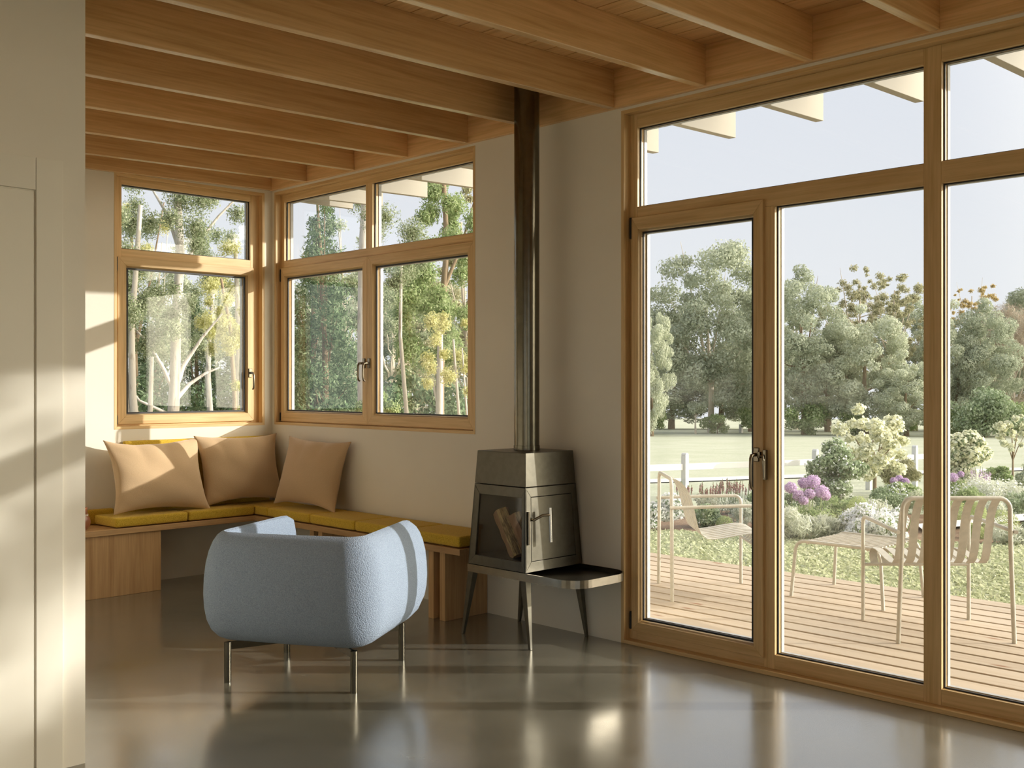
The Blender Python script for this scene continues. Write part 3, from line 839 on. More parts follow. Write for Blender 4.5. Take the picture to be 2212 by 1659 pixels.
for sx in (-1, 1):
    for sy in (-1, 1):
        m = MB()
        tx, ty = SX + sx * 0.227, SY + sy * 0.227
        bx, by = SX + sx * (0.225 if sx > 0 else 0.236), SY + sy * 0.272
        w, w2 = 0.042, 0.016
        m.hexa([(bx - sx * w2, by - sy * w2, 0.0), (bx, by - sy * w2, 0.0), (bx, by, 0.0), (bx - sx * w2, by, 0.0),
                (tx - sx * w, ty - sy * w, 0.356), (tx, ty - sy * w, 0.356), (tx, ty, 0.356), (tx - sx * w, ty, 0.356)])
        m.build('leg', STOVE, stv, bevel=0.002)
m = MB(); m.lathe([(0.0, 0), (0.071, 0.0), (0.071, 2.055)], (SX + 0.012, SY, 1.032), 48); fl = m.build('flue_pipe', FLUE, stv, smooth=True)
m = MB(); m.lathe([(0.071, 0.0), (0.0735, 0.001), (0.0735, 0.026), (0.071, 0.027)], (SX + 0.012, SY, 1.031), 48); m.build('collar', FLUE, fl, smooth=True)

# split logs stacked in the firebox, leaning
def log(c, dirv, length, w, h, twist, label, seed):
    rng = random.Random(seed)
    dz = Vector(dirv).normalized(); ax = dz.orthogonal().normalized(); ax = Matrix.Rotation(twist, 3, dz) @ ax; ay = dz.cross(ax)
    n = 12; poly = []
    for k in range(n):
        t = 2 * math.pi * k / n
        sq = 1.0 / max(abs(math.cos(t)), abs(math.sin(t))) ** 0.95
        poly.append((math.cos(t) * w / 2 * sq * rng.uniform(.9, 1.05), math.sin(t) * h / 2 * sq * rng.uniform(.9, 1.05)))
    vs, fs, mi = [], [], []
    K = 6
    for s in range(K + 1):
        for (a, b) in poly:
            j = rng.uniform(-.002, .002)
            vs.append(tuple(Vector((a + j, b + j, length * (s / K - .5)))))
    for s in range(K):
        for k in range(n):
            fs.append((s * n + k, s * n + (k + 1) % n, (s + 1) * n + (k + 1) % n, (s + 1) * n + k)); mi.append(1 if k in (1, 2, 3, 7, 8, 9) else 0)
    fs += [tuple(range(n))[::-1], tuple(range(K * n, (K + 1) * n))]; mi += [1, 1]
    me = bpy.data.meshes.new('firewood_log'); me.from_pydata(vs, [], fs)
    me.materials.append(LOG_BARK); me.materials.append(LOG_CUT); me.polygons.foreach_set('material_index', mi)
    o = bpy.data.objects.new('firewood_log', me); COL.objects.link(o)
    o.matrix_world = Matrix.Translation(Vector(c)) @ Matrix((ax, ay, dz)).transposed().to_4x4()
    tag(o, label, 'log', 'split logs in the stove')
    return o
LD = Vector((0.10, 0.50, 0.86))
log((SX - 0.120, SY + 0.005, 0.575), (0.02, 0.55, 0.86), 0.28, 0.10, 0.075, 0.3, 'split log nearest the stove window, leaning away to the left', 11)
log((SX - 0.085, SY - 0.075, 0.565), (0.02, 0.55, 0.86), 0.26, 0.09, 0.09, 0.9, 'barky split log in the middle of the stove, leaning left', 12)
log((SX + 0.02, SY - 0.085, 0.60), (0.0, 0.50, 0.86), 0.31, 0.075, 0.065, 0.2, 'tall split log at the back of the stove reaching highest', 13)
log((SX - 0.10, SY - 0.155, 0.535), (0.02, 0.30, 0.92), 0.17, 0.05, 0.05, 0.5, 'short split log at the right edge of the stove window', 14)

# ------------------------------------------------------------------ armchair
# local frame: origin between the two rear feet, x to its right as seen from behind, y forward
ACH = Vector((2.7265, 4.2325, 0))
ch = thing('armchair', ACH, 'pale blue wool tub armchair on dark steel legs seen from behind', 'armchair', rz=R(-60))
def lerp(a, b, t): return a + (b - a) * t
def chair_plan(n_arc=14, W=0.450, V0=-0.105, V1=0.74, r=0.155):
    """U shaped outline from the left front end round the back to the right front end; returns points and outward normals"""
    P = []
    Wf = W - 0.025
    for k in range(12): t = k / 12; P.append((-lerp(Wf, W, t), lerp(V1, V0 + r, t)))
    for k in range(n_arc + 1): t = math.pi + math.pi / 2 * k / n_arc; P.append((-W + r + r * math.cos(t), V0 + r + r * math.sin(t)))
    nb = 12
    for k in range(1, nb): P.append((lerp(-W + r, W - r, k / nb), V0))
    for k in range(n_arc + 1): t = 1.5 * math.pi + math.pi / 2 * k / n_arc; P.append((W - r + r * math.cos(t), V0 + r + r * math.sin(t)))
    for k in range(1, 13): t = k / 12; P.append((lerp(W, Wf, t), lerp(V0 + r, V1, t)))
    # gentle bow of the back
    P = [(x, y - 0.014 * max(0, 1 - (x / W) ** 2) * max(0, 1 - (y - V0) / 0.3)) for x, y in P]
    N = []
    for i in range(len(P)):
        a, b = P[max(i - 1, 0)], P[min(i + 1, len(P) - 1)]
        tx, ty = b[0] - a[0], b[1] - a[1]; L = math.hypot(tx, ty)
        N.append((ty / L, -tx / L))
    return P, N
P, N = chair_plan()
PROF = [(-0.19, 0.206), (-0.145, 0.198), (-0.098, 0.204), (-0.062, 0.220), (-0.032, 0.250), (-0.012, 0.292), (-0.001, 0.345), (0.003, 0.41), (0.000, 0.48), (-0.008, 0.545), (-0.022, 0.600),
        (-0.040, 0.642), (-0.060, 0.670), (-0.078, 0.684), (-0.092, 0.689), (-0.104, 0.681), (-0.110, 0.655), (-0.114, 0.60), (-0.118, 0.52), (-0.121, 0.42), (-0.125, 0.32), (-0.150, 0.255)]
ZLO, ZHI = 0.198, 0.712
s_acc = [0.0]
for i in range(1, len(P)): s_acc.append(s_acc[-1] + math.hypot(P[i][0] - P[i - 1][0], P[i][1] - P[i - 1][1]))
Ltot = s_acc[-1]
extra = []
rows = []
def ring_at(p, nrm, zl, zh, squeeze):
    out = []
    for o_, z in PROF:
        c_off = -0.075
        oo = c_off + (o_ - c_off) * squeeze
        zz = lerp(zl, zh, (z - 0.198) / (0.689 - 0.198))
        out.append((p[0] + nrm[0] * oo, p[1] + nrm[1] * oo, zz))
    return out
RE = 0.17
def end_shape(dist):
    """height limits and thickness near an arm's front end"""
    if dist >= RE: return ZLO, ZHI, 1.0
    t = 1 - dist / RE
    zh = ZHI - 0.125 * (1 - math.sqrt(max(0, 1 - t ** 2.4)))
    zl = ZLO + 0.15 * (1 - math.sqrt(max(0, 1 - t ** 2.2)))
    return zl, zh, 1 - 0.55 * t ** 5
for i in range(len(P)):
    dist = min(s_acc[i], Ltot - s_acc[i])
    zl, zh, sq = end_shape(dist)
    # the top dips a little along the back and rises to the arm ends
    dip = 0.004 * math.cos(math.pi * (s_acc[i] / Ltot - 0.5)) ** 2
    rows.append(ring_at(P[i], N[i], zl, zh - dip, sq))
def fine(rows, k):
    # resample the two straight arms more densely near their ends
    return rows
vs = [v for r_ in rows for v in r_]; nP = len(PROF); fs = []
for i in range(len(rows) - 1):
    for k in range(nP):
        fs.append((i * nP + k, i * nP + (k + 1) % nP, (i + 1) * nP + (k + 1) % nP, (i + 1) * nP + k))
fs.append(tuple(range(nP))[::-1]); fs.append(tuple(range((len(rows) - 1) * nP, len(rows) * nP)))
m = MB(); m.add(vs, fs)
# underside closing panel and seat
sh = m.build('shell', BLUE, ch, smooth=True, world=False)
m = MB()
def rrect(x0, x1, y0, y1, r, z, n=6):
    pts = []
    for cx, cy, a0 in ((x1 - r, y1 - r, 0), (x0 + r, y1 - r, 90), (x0 + r, y0 + r, 180), (x1 - r, y0 + r, 270)):
        for k in range(n + 1):
            t = R(a0 + 90 * k / n); pts.append((cx + r * math.cos(t), cy + r * math.sin(t), z))
    return pts
def loft(m, loops):
    n = len(loops[0]); vs = [p for L in loops for p in L]; fs = []
    for i in range(len(loops) - 1):
        for k in range(n): fs.append((i * n + k, i * n + (k + 1) % n, (i + 1) * n + (k + 1) % n, (i + 1) * n + k))
    fs += [tuple(range(n))[::-1], tuple(range((len(loops) - 1) * n, len(loops) * n))]
    m.add(vs, fs)
loft(m, [rrect(-0.30, 0.30, 0.03, 0.66, 0.12, 0.204), rrect(-0.325, 0.325, 0.0, 0.70, 0.12, 0.222), rrect(-0.328, 0.328, 0.0, 0.715, 0.10, 0.40), rrect(-0.31, 0.31, 0.01, 0.70, 0.09, 0.425), rrect(-0.27, 0.27, 0.05, 0.66, 0.09, 0.432)])
m.build('seat_cushion', BLUE, ch, smooth=True, world=False)
for sx, y in ((-1, 0.0), (1, 0.0), (-1, 0.593), (1, 0.593)):
    m = MB(); x = sx * 0.3205
    m.tube([(x, y, 0.0), (x, y, 0.19)], 0.0165, 20); leg = m.build('leg', LEGM, ch, smooth=True, world=False)
    m = MB(); dy = 1 if y < 0.3 else -1
    m.obox((x - sx * 0.11, y + dy * 0.11, 0.172), (-sx * 0.11, dy * 0.11, 0), (sx * 0.004, dy * 0.004, 0), (0, 0, 0.018))
    m.build('bracket', LEGM, leg, world=False)

# ------------------------------------------------------------------ outside ground
DX, DY = math.sin(YAW), math.cos(YAW)
def gz(x, y):
    dpt = x * DX + y * DY
    return -0.12 if dpt < 9 else -0.12 - 0.025 * (dpt - 9)
m = MB(); nx, ny = 44, 44
xs = [4.72 + (150 - 4.72) * (i / nx) ** 2 for i in range(nx + 1)]
ys = [-14 + 154 * (j / ny) for j in range(ny + 1)]
idx = {}
vs = [(x, y, gz(x, y)) for y in ys for x in xs]
fs = [(j * (nx + 1) + i, j * (nx + 1) + i + 1, (j + 1) * (nx + 1) + i + 1, (j + 1) * (nx + 1) + i) for j in range(ny) for i in range(nx)]
m.add(vs, fs)
vs = [(x, y, -0.12 if y < 9 else gz(4.72, y)) for y in (7.45, 9, 12, 20, 40, 80, 140) for x in (-12, 4.72)]
m.add(vs, [(2 * k, 2 * k + 1, 2 * k + 3, 2 * k + 2) for k in range(6)])
m.add([(-30, -40, -0.15), (4.70, -40, -0.15), (4.70, -4.25, -0.15), (-30, -4.25, -0.15), (-30, -4.25, -0.15), (-3.25, -4.25, -0.15), (-3.25, 8, -0.15), (-30, 8, -0.15),
       (4.70, -40, -0.16), (60, -40, -0.16), (60, -13.9, -0.16), (4.70, -13.9, -0.16)], [(0, 1, 2, 3), (4, 5, 6, 7), (8, 9, 10, 11)])
struct(m.build('ground', FIELD, smooth=True), 'pale grass field around the house', 'ground')

m = MB(); x = 4.6585
while x < 7.15:
    m.box(x, x + 0.1405, -4.0, 12.0, -0.072, -0.02); x += 0.1675
deck = m.build('deck', DECK, bevel=0.002); struct(deck, 'pale timber deck outside the glazed wall', 'deck')
m = MB(); m.box(4.66, 7.22, -3.95, 11.95, -0.118, -0.075); struct(m.build('deck_gap_shade', BLACK), 'black sheet under the deck boards, standing for the shade in their gaps', 'deck')  # flat black sheet paints the shade between the boards
# garden bed and path
def gslab(name, poly, mat, label, cat, lift=0.012):
    m = MB(); m.add([(x, y, gz(x, y) + lift) for x, y in poly], [tuple(range(len(poly)))])
    return struct(m.build(name, mat), label, cat)
def strip_mesh(name, a, b, mat, label, cat, lift, n=14):
    m = MB(); vs = []
    for k in range(n + 1):
        t = k / n
        for (p, q) in (a, b): vs.append((lerp(p[0], q[0], t), lerp(p[1], q[1], t), gz(lerp(p[0], q[0], t), lerp(p[1], q[1], t)) + lift))
    m.add(vs, [(2 * k, 2 * k + 1, 2 * k + 3, 2 * k + 2) for k in range(n)])
    return struct(m.build(name, mat), label, cat)
strip_mesh('garden_bed', ((8.62, 8.3), (10.0, 10.4)), ((10.97, 3.1), (15.0, 2.5)), SOIL, 'brown mulched garden bed beyond the lawn', 'bed', 0.012)
strip_mesh('path', ((10.9, 4.95), (11.4, 5.25)), ((13.6, 4.35), (14.4, 4.7)), PATH_M, 'pale concrete path curving through the garden bed', 'path', 0.05)
strip_mesh('road', ((14.5, 12.0), (15.0, 12.7)), ((27.0, 7.5), (28.0, 8.0)), PATH_M, 'pale track across the field', 'road', 0.02)


# ------------------------------------------------------------------ plants
def leaves(cent, rad, n, size, seed, aspect=0.5, shell=0.55, up=0.0, droop=0.0, wts=None, lmode='quad'):
    """vertices and quads of n small leaves scattered through ellipsoid clumps"""
    rng = np.random.default_rng(seed)
    cent = np.asarray(cent, float); rad = np.asarray(rad, float)
    if rad.ndim == 1: rad = np.repeat(rad[:, None], 3, 1)
    w = (rad.prod(1)) ** (2 / 3) if wts is None else np.asarray(wts, float)
    ci = rng.choice(len(cent), n, p=w / w.sum())
    dirs = rng.normal(size=(n, 3)); dirs /= np.linalg.norm(dirs, axis=1)[:, None]
    rr = shell + (1 - shell) * rng.random(n)
    rr *= rng.random(n) ** 0.12
    pos = cent[ci] + dirs * rad[ci] * rr[:, None]
    nrm = dirs * 0.9 + rng.normal(size=(n, 3)) * 0.55 + np.array([0, 0, up])
    nrm /= np.linalg.norm(nrm, axis=1)[:, None]
    t = rng.normal(size=(n, 3)) + np.array([0, 0, -droop]); t -= nrm * (t * nrm).sum(1)[:, None]; t /= np.linalg.norm(t, axis=1)[:, None]
    b = np.cross(nrm, t)
    s = size * (0.65 + 0.7 * rng.random(n))[:, None]
    V = np.stack([pos - t * s * .5, pos + b * s * .5 * aspect, pos + t * s * .5, pos - b * s * .5 * aspect], 1).reshape(-1, 3)
    return V

def leaf_obj(name, V, mat, parent=None, loc=None):
    n = len(V) // 4
    me = bpy.data.meshes.new(name)
    me.vertices.add(4 * n); me.vertices.foreach_set('co', V.astype(np.float32).ravel())
    me.loops.add(4 * n); me.loops.foreach_set('vertex_index', np.arange(4 * n, dtype=np.int32))
    me.polygons.add(n); me.polygons.foreach_set('loop_start', np.arange(0, 4 * n, 4, dtype=np.int32))
    me.update(calc_edges=True); me.validate()
    me.materials.append(mat)
    o = bpy.data.objects.new(name, me); COL.objects.link(o)
    if parent: o.parent = parent
    if loc is not None: o.location = loc
    return o

def clumps(rng, k, w, h, z0, mode='dome', r=(0.25, 0.4)):
    c, rd = [], []
    for _ in range(k):
        for _try in range(40):
            u = np.array([rng.uniform(-1, 1), rng.uniform(-1, 1), rng.uniform(0, 1)])
            q = 2 * u[2] - 1
            if u[0] ** 2 + u[1] ** 2 + q * q < 1 and (u[0] ** 2 + u[1] ** 2 + q * q > 0.2 or rng.random() < .25): break
        rr = rng.uniform(*r)
        c.append((u[0] * w / 2 * (1 - rr * .6), u[1] * w / 2 * (1 - rr * .6), z0 + h * (0.5 + 0.5 * q * (1 - rr * .5))))
        rd.append((rr * w / 2, rr * w / 2, rr * w / 2 * 0.8))
    return c, rd

def tree(kind, x, y, h, w, label, mat, seed, trunk=0.12, bark_m=None, n=9000, leaf=0.2, k=26, z0f=0.15, tops=None, r=(0.22, 0.42), branches=8, shell=0.5, group=None, lean=(0, 0), cat='tree', name='garden_tree', aspect=0.5, extra=None, fork=0.35):
    rng = np.random.default_rng(seed)
    z = gz(x, y)
    t = thing(name, (x, y, z), label, cat, group)
    c, rd = clumps(rng, k, w, h * (1 - z0f) , h * z0f, r=r)
    if kind == 'conifer':
        c, rd = [], []
        for i in range(k):
            q = (i + 0.5) / k; a = rng.uniform(0, 6.28); rad = w / 2 * (1 - q) ** 0.75
            for j in range(2):
                aa = a + j * 2.6 + rng.uniform(-.4, .4)
                c.append((math.cos(aa) * rad * .6, math.sin(aa) * rad * .6, h * (z0f + (1 - z0f) * q))); rd.append((rad * .55 + .06, rad * .55 + .06, h * 0.035 + .05))
    if extra:
        for (ex, ey, ez, er) in extra: c.append((ex, ey, ez)); rd.append((er, er, er * .8))
    V = leaves(c, rd, n, leaf, seed, aspect, shell)
    leaf_obj('foliage', V, mat, t)
    m = MB(); top = h * {'conifer': 0.97, 'round': 0.62, 'low': 0.5, 'umbrella': 0.7}.get(kind, 0.86)
    pts, rs = [], []
    for i in range(9):
        q = i / 8
        pts.append((lean[0] * q * h + 0.02 * h * math.sin(3 * q + seed) * q, lean[1] * q * h + 0.015 * h * math.cos(4 * q + seed) * q, top * q - (0.15 if i == 0 else 0)))
        rs.append(trunk * (1 - 0.8 * q) + 0.004)
    m.tube(pts, rs, 8)
    bi = rng.permutation(len(c))[:branches]
    for b in bi:
        q = rng.uniform(fork, 0.8)
        p0 = Vector((np.interp(q, np.linspace(0, 1, 9), [p[0] for p in pts]), np.interp(q, np.linspace(0, 1, 9), [p[1] for p in pts]), np.interp(q, np.linspace(0, 1, 9), [p[2] for p in pts])))
        p1 = Vector(c[b])
        if p1.z < p0.z + 0.05 * h: p0.z = max(0.25 * h, p1.z - 0.2 * h)
        mid = p0.lerp(p1, .55) + Vector((0, 0, -0.02 * h))
        rb = trunk * (1 - .8 * q) * .55
        m.tube([p0, p0.lerp(mid, .5) + Vector((rng.uniform(-.02, .02) * h, 0, 0)), mid, p1, p1 + (p1 - mid) * .35], [rb, rb * .8, rb * .6, rb * .35, rb * .12], 6)
    m.build('trunk', bark_m or BARK_B, t, smooth=True, world=False)
    return t

def copy_tree(t, x, y, scale, rz, label, group=None):
    c = t.copy(); COL.objects.link(c); c.location = (x, y, gz(x, y)); c.rotation_euler = (0, 0, rz); c.scale = scale
    c['label'] = label
    if group: c['group'] = group
    for ch_ in list(t.children):
        d_ = ch_.copy(); COL.objects.link(d_); d_.parent = c
    return c

# --- tree line across the field
TL = 'trees along the far side of the field'
tree('round', 51.7, 36.1, 11.8, 8.6, 'tall grey green tree filling the glazed door, highest of the far trees', L_GREY, 21, 0.2, BARK_P, 46000, 0.19, 80, 0.0, r=(0.14, 0.3), branches=14, shell=0.45, group=TL)
pr = tree('round', 52.0, 30.2, 9.4, 6.0, 'dense rounded grey green tree left of centre in the fixed pane', L_GREY, 72, 0.2, BARK_B, 34000, 0.15, 90, 0.0, r=(0.14, 0.28), branches=4, shell=0.75, group=TL)
pp = tree('round', 52.5, 26.9, 7.5, 4.8, 'pale rounded tree in the middle of the fixed pane', L_PALE, 23, 0.2, BARK_B, 30000, 0.14, 80, 0.0, r=(0.14, 0.28), branches=3, shell=0.75, group=TL)
copy_tree(pr, 56.8, 36.7, (0.8, 0.8, 1.0), 2.0, 'grey green tree at the right edge of the glazed door', TL)
copy_tree(pp, 42.9, 33.5, (0.5, 0.5, 1.0), 1.0, 'pale bushy tree at the left edge of the glazed door', TL)
copy_tree(pp, 57.9, 24.4, (0.85, 0.85, 1.05), 2.6, 'pale tree beside the mullion in the right pane', TL)
copy_tree(pr, 58.6, 23.2, (0.72, 0.72, 0.80), 0.7, 'grey green rounded tree behind the cream shrub in the right pane', TL)
tree('gum', 61.1, 29.7, 9.9, 5.4, 'tall gum with bare pale forked branches in the fixed pane', L_OLIVE, 24, 0.16, BARK_P, 22000, 0.13, 150, 0.25, r=(0.05, 0.15), branches=26, shell=0.1, group=TL, fork=0.2)
tree('gum', 67.1, 35.0, 11.4, 6.0, 'tall thin topped tree rising behind the rounded trees', L_OLIVE, 25, 0.18, BARK_P, 22000, 0.14, 150, 0.2, r=(0.05, 0.15), branches=20, shell=0.1, group=TL)
tree('gum', 65.9, 38.9, 9.6, 5.6, 'airy tree top behind the left of the fixed pane', L_GREY, 26, 0.18, BARK_P, 20000, 0.14, 140, 0.1, r=(0.06, 0.17), branches=14, shell=0.1, group=TL)
bare = tree('bare', 64.2, 23.8, 7.7, 4.6, 'leafless pinkish brown tree at the right edge of the view', BARE, 27, 0.14, BARK_P, 14000, 0.34, 30, 0.1, r=(0.3, 0.45), branches=24, shell=0.2, group=TL, aspect=0.06, fork=0.1)
tree('gum', 76.8, 31.1, 11.0, 5.0, 'golden tree top standing behind the right pane trees', L_GOLD, 28, 0.15, BARK_P, 14000, 0.14, 110, 0.3, r=(0.05, 0.14), branches=16, shell=0.1, group=TL)
copy_tree(bare, 70.0, 26.5, (1.2, 1.2, 1.12), 1.3, 'leafless brown tree further back in the right pane', TL)
tree('round', 52.9, 20.9, 2.6, 3.9, 'low spreading dark green cedar at the field edge in the right pane', L_SHRUB, 29, 0.12, BARK_B, 9000, 0.16, 26, 0.0, r=(0.25, 0.45), branches=3, group=TL)
copy_tree(pr, 69.6, 24.0, (1.15, 1.15, 1.1), 3.3, 'grey green tree far back at the right edge', TL)
copy_tree(pr, 66.0, 30.5, (1.1, 1.1, 0.95), 4.1, 'dense grey green tree behind the forked gum', TL)
copy_tree(pp, 60.0, 33.2, (1.2, 1.2, 1.02), 5.0, 'pale tree behind the rounded pair in the fixed pane', TL)
copy_tree(pp, 52.1, 24.5, (0.72, 0.72, 0.6), 0.2, 'low pale bush at the field edge beside the mullion', TL)
copy_tree(pr, 63.0, 40.5, (1.0, 1.0, 1.0), 5.6, 'grey green tree behind the tall tree in the glazed door', TL)
copy_tree(pr, 74.0, 27.0, (1.2, 1.2, 1.0), 1.9, 'grey green tree behind the leafless tree', TL)
copy_tree(pr, 60.6, 45.6, (1.3, 1.3, 0.62), 2.4, 'low dense trees behind the umbrella tree at the left of the glazed door', TL)
copy_tree(pr, 63.4, 43.4, (1.3, 1.3, 0.60), 0.9, 'low dense trees behind the trunk of the tallest tree', TL)
tree('umbrella', 49.4, 35.5, 2.0, 1.7, 'small umbrella shaped tree on a thin trunk at the field edge', L_PALE, 30, 0.06, BARK_P, 1800, 0.14, 9, 0.6, branches=5, group=TL)
HG = 'shrubs along the field edge'
lb = tree('low', 46.5, 36.4, 1.6, 2.6, 'low shrub at the field edge left of the umbrella tree', L_MID, 31, 0.03, BARK_B, 2600, 0.14, 14, 0.0, branches=2, group=HG, cat='shrub', name='field_shrub')
for (x, y, s, rz, lab) in ((50.8, 35.0, 0.8, 1, 'low shrub at the field edge right of the umbrella tree'), (53.2, 33.6, 1.2, 2, 'low shrub at the field edge behind the door handle'),
                           (50.8, 29.6, 1.2, 3, 'low shrub under the rounded tree in the fixed pane'), (52.0, 27.6, 1.0, 4, 'low shrub between the rounded and the pale tree'),
                           (53.4, 25.6, 1.0, 5, 'low shrub at the field edge left of the mullion'), (53.5, 22.3, 1.0, 6, 'low shrub left of the spreading cedar'), (55.5, 20.6, 1.3, 7, 'low shrub right of the spreading cedar')):
    copy_tree(lb, x, y, (s, s, s), rz, lab, HG)

tree('round', 12.6, -8.3, 7.5, 3.4, 'garden tree out of view to the right of the house, shading the partition', L_MID, 33, 0.1, BARK_B, 6500, 0.13, 34, 0.40, r=(0.2, 0.36), branches=10, shell=0.2)

for (x, y, sc_, rz, src, lab) in ((44.5, 44.0, (1.1, 1.1, 0.95), 1.1, pr, 'tree line continuing out of view to the left of the door'), (38.5, 46.5, (1.2, 1.2, 1.05), 2.9, pr, 'far tree out of view behind the wall by the flue'),
                                  (33.0, 47.0, (1.2, 1.2, 1.2), 0.3, pp, 'far pale tree out of view behind the wall by the stove'), (70.5, 16.5, (1.2, 1.2, 1.0), 4.6, pr, 'far tree out of view beyond the right edge'),
                                  (69.0, 9.5, (1.2, 1.2, 1.15), 3.4, pp, 'second far tree out of view beyond the right edge'), (70.0, 2.0, (1.3, 1.3, 0.95), 5.2, pr, 'third far tree out of view beyond the right edge')):
    copy_tree(src, x, y, sc_, rz, lab, TL)

# --- trees close to the house seen through the corner windows
GT = 'trees outside the corner windows'
def gum(x, y, h, r0, label, seed, paths, clus, mat, n, leaf, bark_m=BARK_W, shell=0.12, aspect=0.4):
    t = thing('gum_tree', (x, y, gz(x, y)), label, 'tree', GT)
    m = MB()
    for pts, r_a, r_b in paths:
        k = len(pts)
        m.tube(pts, [lerp(r_a, r_b, i / (k - 1)) for i in range(k)], 10)
    m.build('trunk', bark_m, t, smooth=True, world=False)
    V = leaves([c[:3] for c in clus], [c[3] for c in clus], n, leaf, seed, aspect, shell, droop=0.6)
    leaf_obj('foliage', V, mat, t)
    return t
RX, RYv = DY, -DX      # image right in plan
def off(a, f=0.0): return (RX * a + DX * f, RYv * a + DY * f)
def pp3(a, z, f=0.0): o_ = off(a, f); return (o_[0], o_[1], z)
rg = random.Random(77)
def cl(a0, a1, z0, z1, k, r0, r1, fd=0.8):
    rg = random.Random(f'{a0},{a1},{z0},{z1},{k},{r0}')
    return [(*pp3(rg.uniform(a0, a1), rg.uniform(z0, z1), rg.uniform(-fd, fd)), rg.uniform(r0, r1)) for _ in range(k)]
gum(6.2, 12.2, 7, 0.1, 'big white barked gum with forking limbs in the end wall window', 41,
    [([pp3(-.03, -.1), pp3(0, 1.2), pp3(.02, 1.6), pp3(.04, 2.4), pp3(.09, 3.2), pp3(.06, 3.8), pp3(.12, 4.8)], .078, .04),
     ([pp3(.01, 1.5), pp3(.10, 1.85, .1), pp3(.30, 2.2, .2), pp3(.52, 2.5, .3)], .035, .01),
     ([pp3(.01, 1.4), pp3(.14, 1.62, .2), pp3(.30, 1.75, .3), pp3(.46, 1.83, .4)], .03, .01),
     ([pp3(.0, 1.55), pp3(-.08, 1.8, -.1), pp3(-.22, 2.1, -.2), pp3(-.38, 2.3, -.3)], .03, .008),
     ([pp3(-.04, 1.25), pp3(-.16, 1.32, -.1), pp3(-.34, 1.42, -.2), pp3(-.44, 1.55, -.2)], .022, .012),
     ([pp3(-.02, 1.35), pp3(-.06, 1.1), pp3(-.16, .9), pp3(-.30, .7)], .03, .02),
     ([pp3(.08, 2.9), pp3(.22, 3.3, .1), pp3(.5, 3.7, .2), pp3(.85, 4.1, .3)], .03, .008),
     ([pp3(.06, 3.3), pp3(-.1, 3.7, .1), pp3(-.3, 4.0, .2), pp3(-.55, 4.5, .3)], .025, .008)],
    cl(-.6, .1, 1.9, 3.0, 16, .12, .26) + [(*pp3(rg.uniform(-.45, .3), rg.uniform(2.0, 2.75), rg.uniform(-.8, -.3)), rg.uniform(.10, .2)) for _ in range(12)] + cl(-.1, .5, 3.2, 3.9, 7, .16, .26) + cl(.0, .35, 2.2, 2.8, 4, .10, .18) + cl(.3, .85, 3.7, 4.2, 6, .1, .18) + cl(-.7, -.2, 3.4, 4.3, 4, .12, .2), L_GUM, 36000, 0.036)
gum(5.4, 11.5, 5, 0.07, 'group of white gum stems at the left of the end wall window', 42,
    [([pp3(-.02, -.1), pp3(-.06, .9), pp3(-.12, 1.5), pp3(-.14, 2.1), pp3(-.2, 3.4)], .06, .025), ([pp3(.0, -.1), pp3(.02, .8), pp3(-.04, 1.5), pp3(-.05, 2.2), pp3(.05, 3.6)], .06, .025),
     ([pp3(.03, -.1), pp3(.08, .8), pp3(.16, 1.3), pp3(.18, 1.9)], .045, .02), ([pp3(-.15, -.1), pp3(-.22, 1.0), pp3(-.40, 1.7)], .055, .045)],
    cl(-.35, .15, 2.8, 4.0, 7, .12, .24) + cl(-.4, .25, 1.75, 2.7, 16, .1, .2), L_GUM, 16000, 0.030)
gum(9.5, 17.3, 5, 0.06, 'slim leaning gum left of the window handle in the end wall window', 43,
    [([pp3(.02, -.1), pp3(0, 1.2), pp3(-.04, 1.9), pp3(-.02, 2.6), pp3(.1, 4)], .065, .03)], cl(-.7, .4, 2.1, 3.0, 9, .16, .3) + cl(-.4, .5, 3.3, 4.4, 9, .14, .26), L_GUM, 14400, 0.042)
gum(9.3, 16.1, 5, 0.06, 'straight slim gum at the right of the end wall window', 44,
    [([pp3(.0, -.1), pp3(0.01, 1.2), pp3(.02, 2.0), pp3(.05, 2.8), pp3(.0, 4.2)], .065, .035)], cl(-.35, .4, 2.3, 2.9, 9, .14, .26) + cl(-.3, .35, 3.3, 4.4, 7, .14, .24), L_LIME, 12000, 0.042)
gum(8.7, 15.3, 4, 0.05, 'lime yellow leafed tree at the top right of the end wall window', 45,
    [([pp3(.1, -.1), pp3(.12, 1.5), pp3(.05, 2.6), pp3(-.1, 3.4)], .05, .02)], cl(-.36, .4, 2.15, 3.05, 24, .08, .17) + cl(.1, .4, 1.3, 1.9, 3, .08, .13), L_LIME, 14400, 0.045, BARK_B)
gum(8.1, 17.2, 6, 0.06, 'twiggy golden tree at the upper left of the end wall window', 46,
    [([pp3(.0, -.1), pp3(-.05, 2.5), pp3(-.1, 4.4)], .07, .02), ([pp3(-.02, 2.4), pp3(.2, 3.4), pp3(.45, 4.8)], .03, .008), ([pp3(-.05, 2.6), pp3(-.25, 3.5), pp3(-.4, 4.6)], .03, .008)],
    cl(-.55, .35, 3.2, 5.0, 14, .12, .24), L_LIME, 12000, 0.036, BARK_B)
con = tree('conifer', 10.8, 20.3, 3.6, 1.9, 'dark conifer behind the big gum in the end wall window', L_DARK, 51, 0.07, BARK_B, 14000, 0.08, 16, 0.04, group=GT, branches=6, aspect=0.3, name='conifer')
copy_tree(con, 10.9, 18.9, (1.2, 1.2, 0.92), 1.2, 'dark conifer behind the slim gums in the end wall window', GT)
copy_tree(con, 9.4, 19.2, (1.2, 1.2, 0.95), 2.2, 'dark conifer behind the group of gum stems', GT)
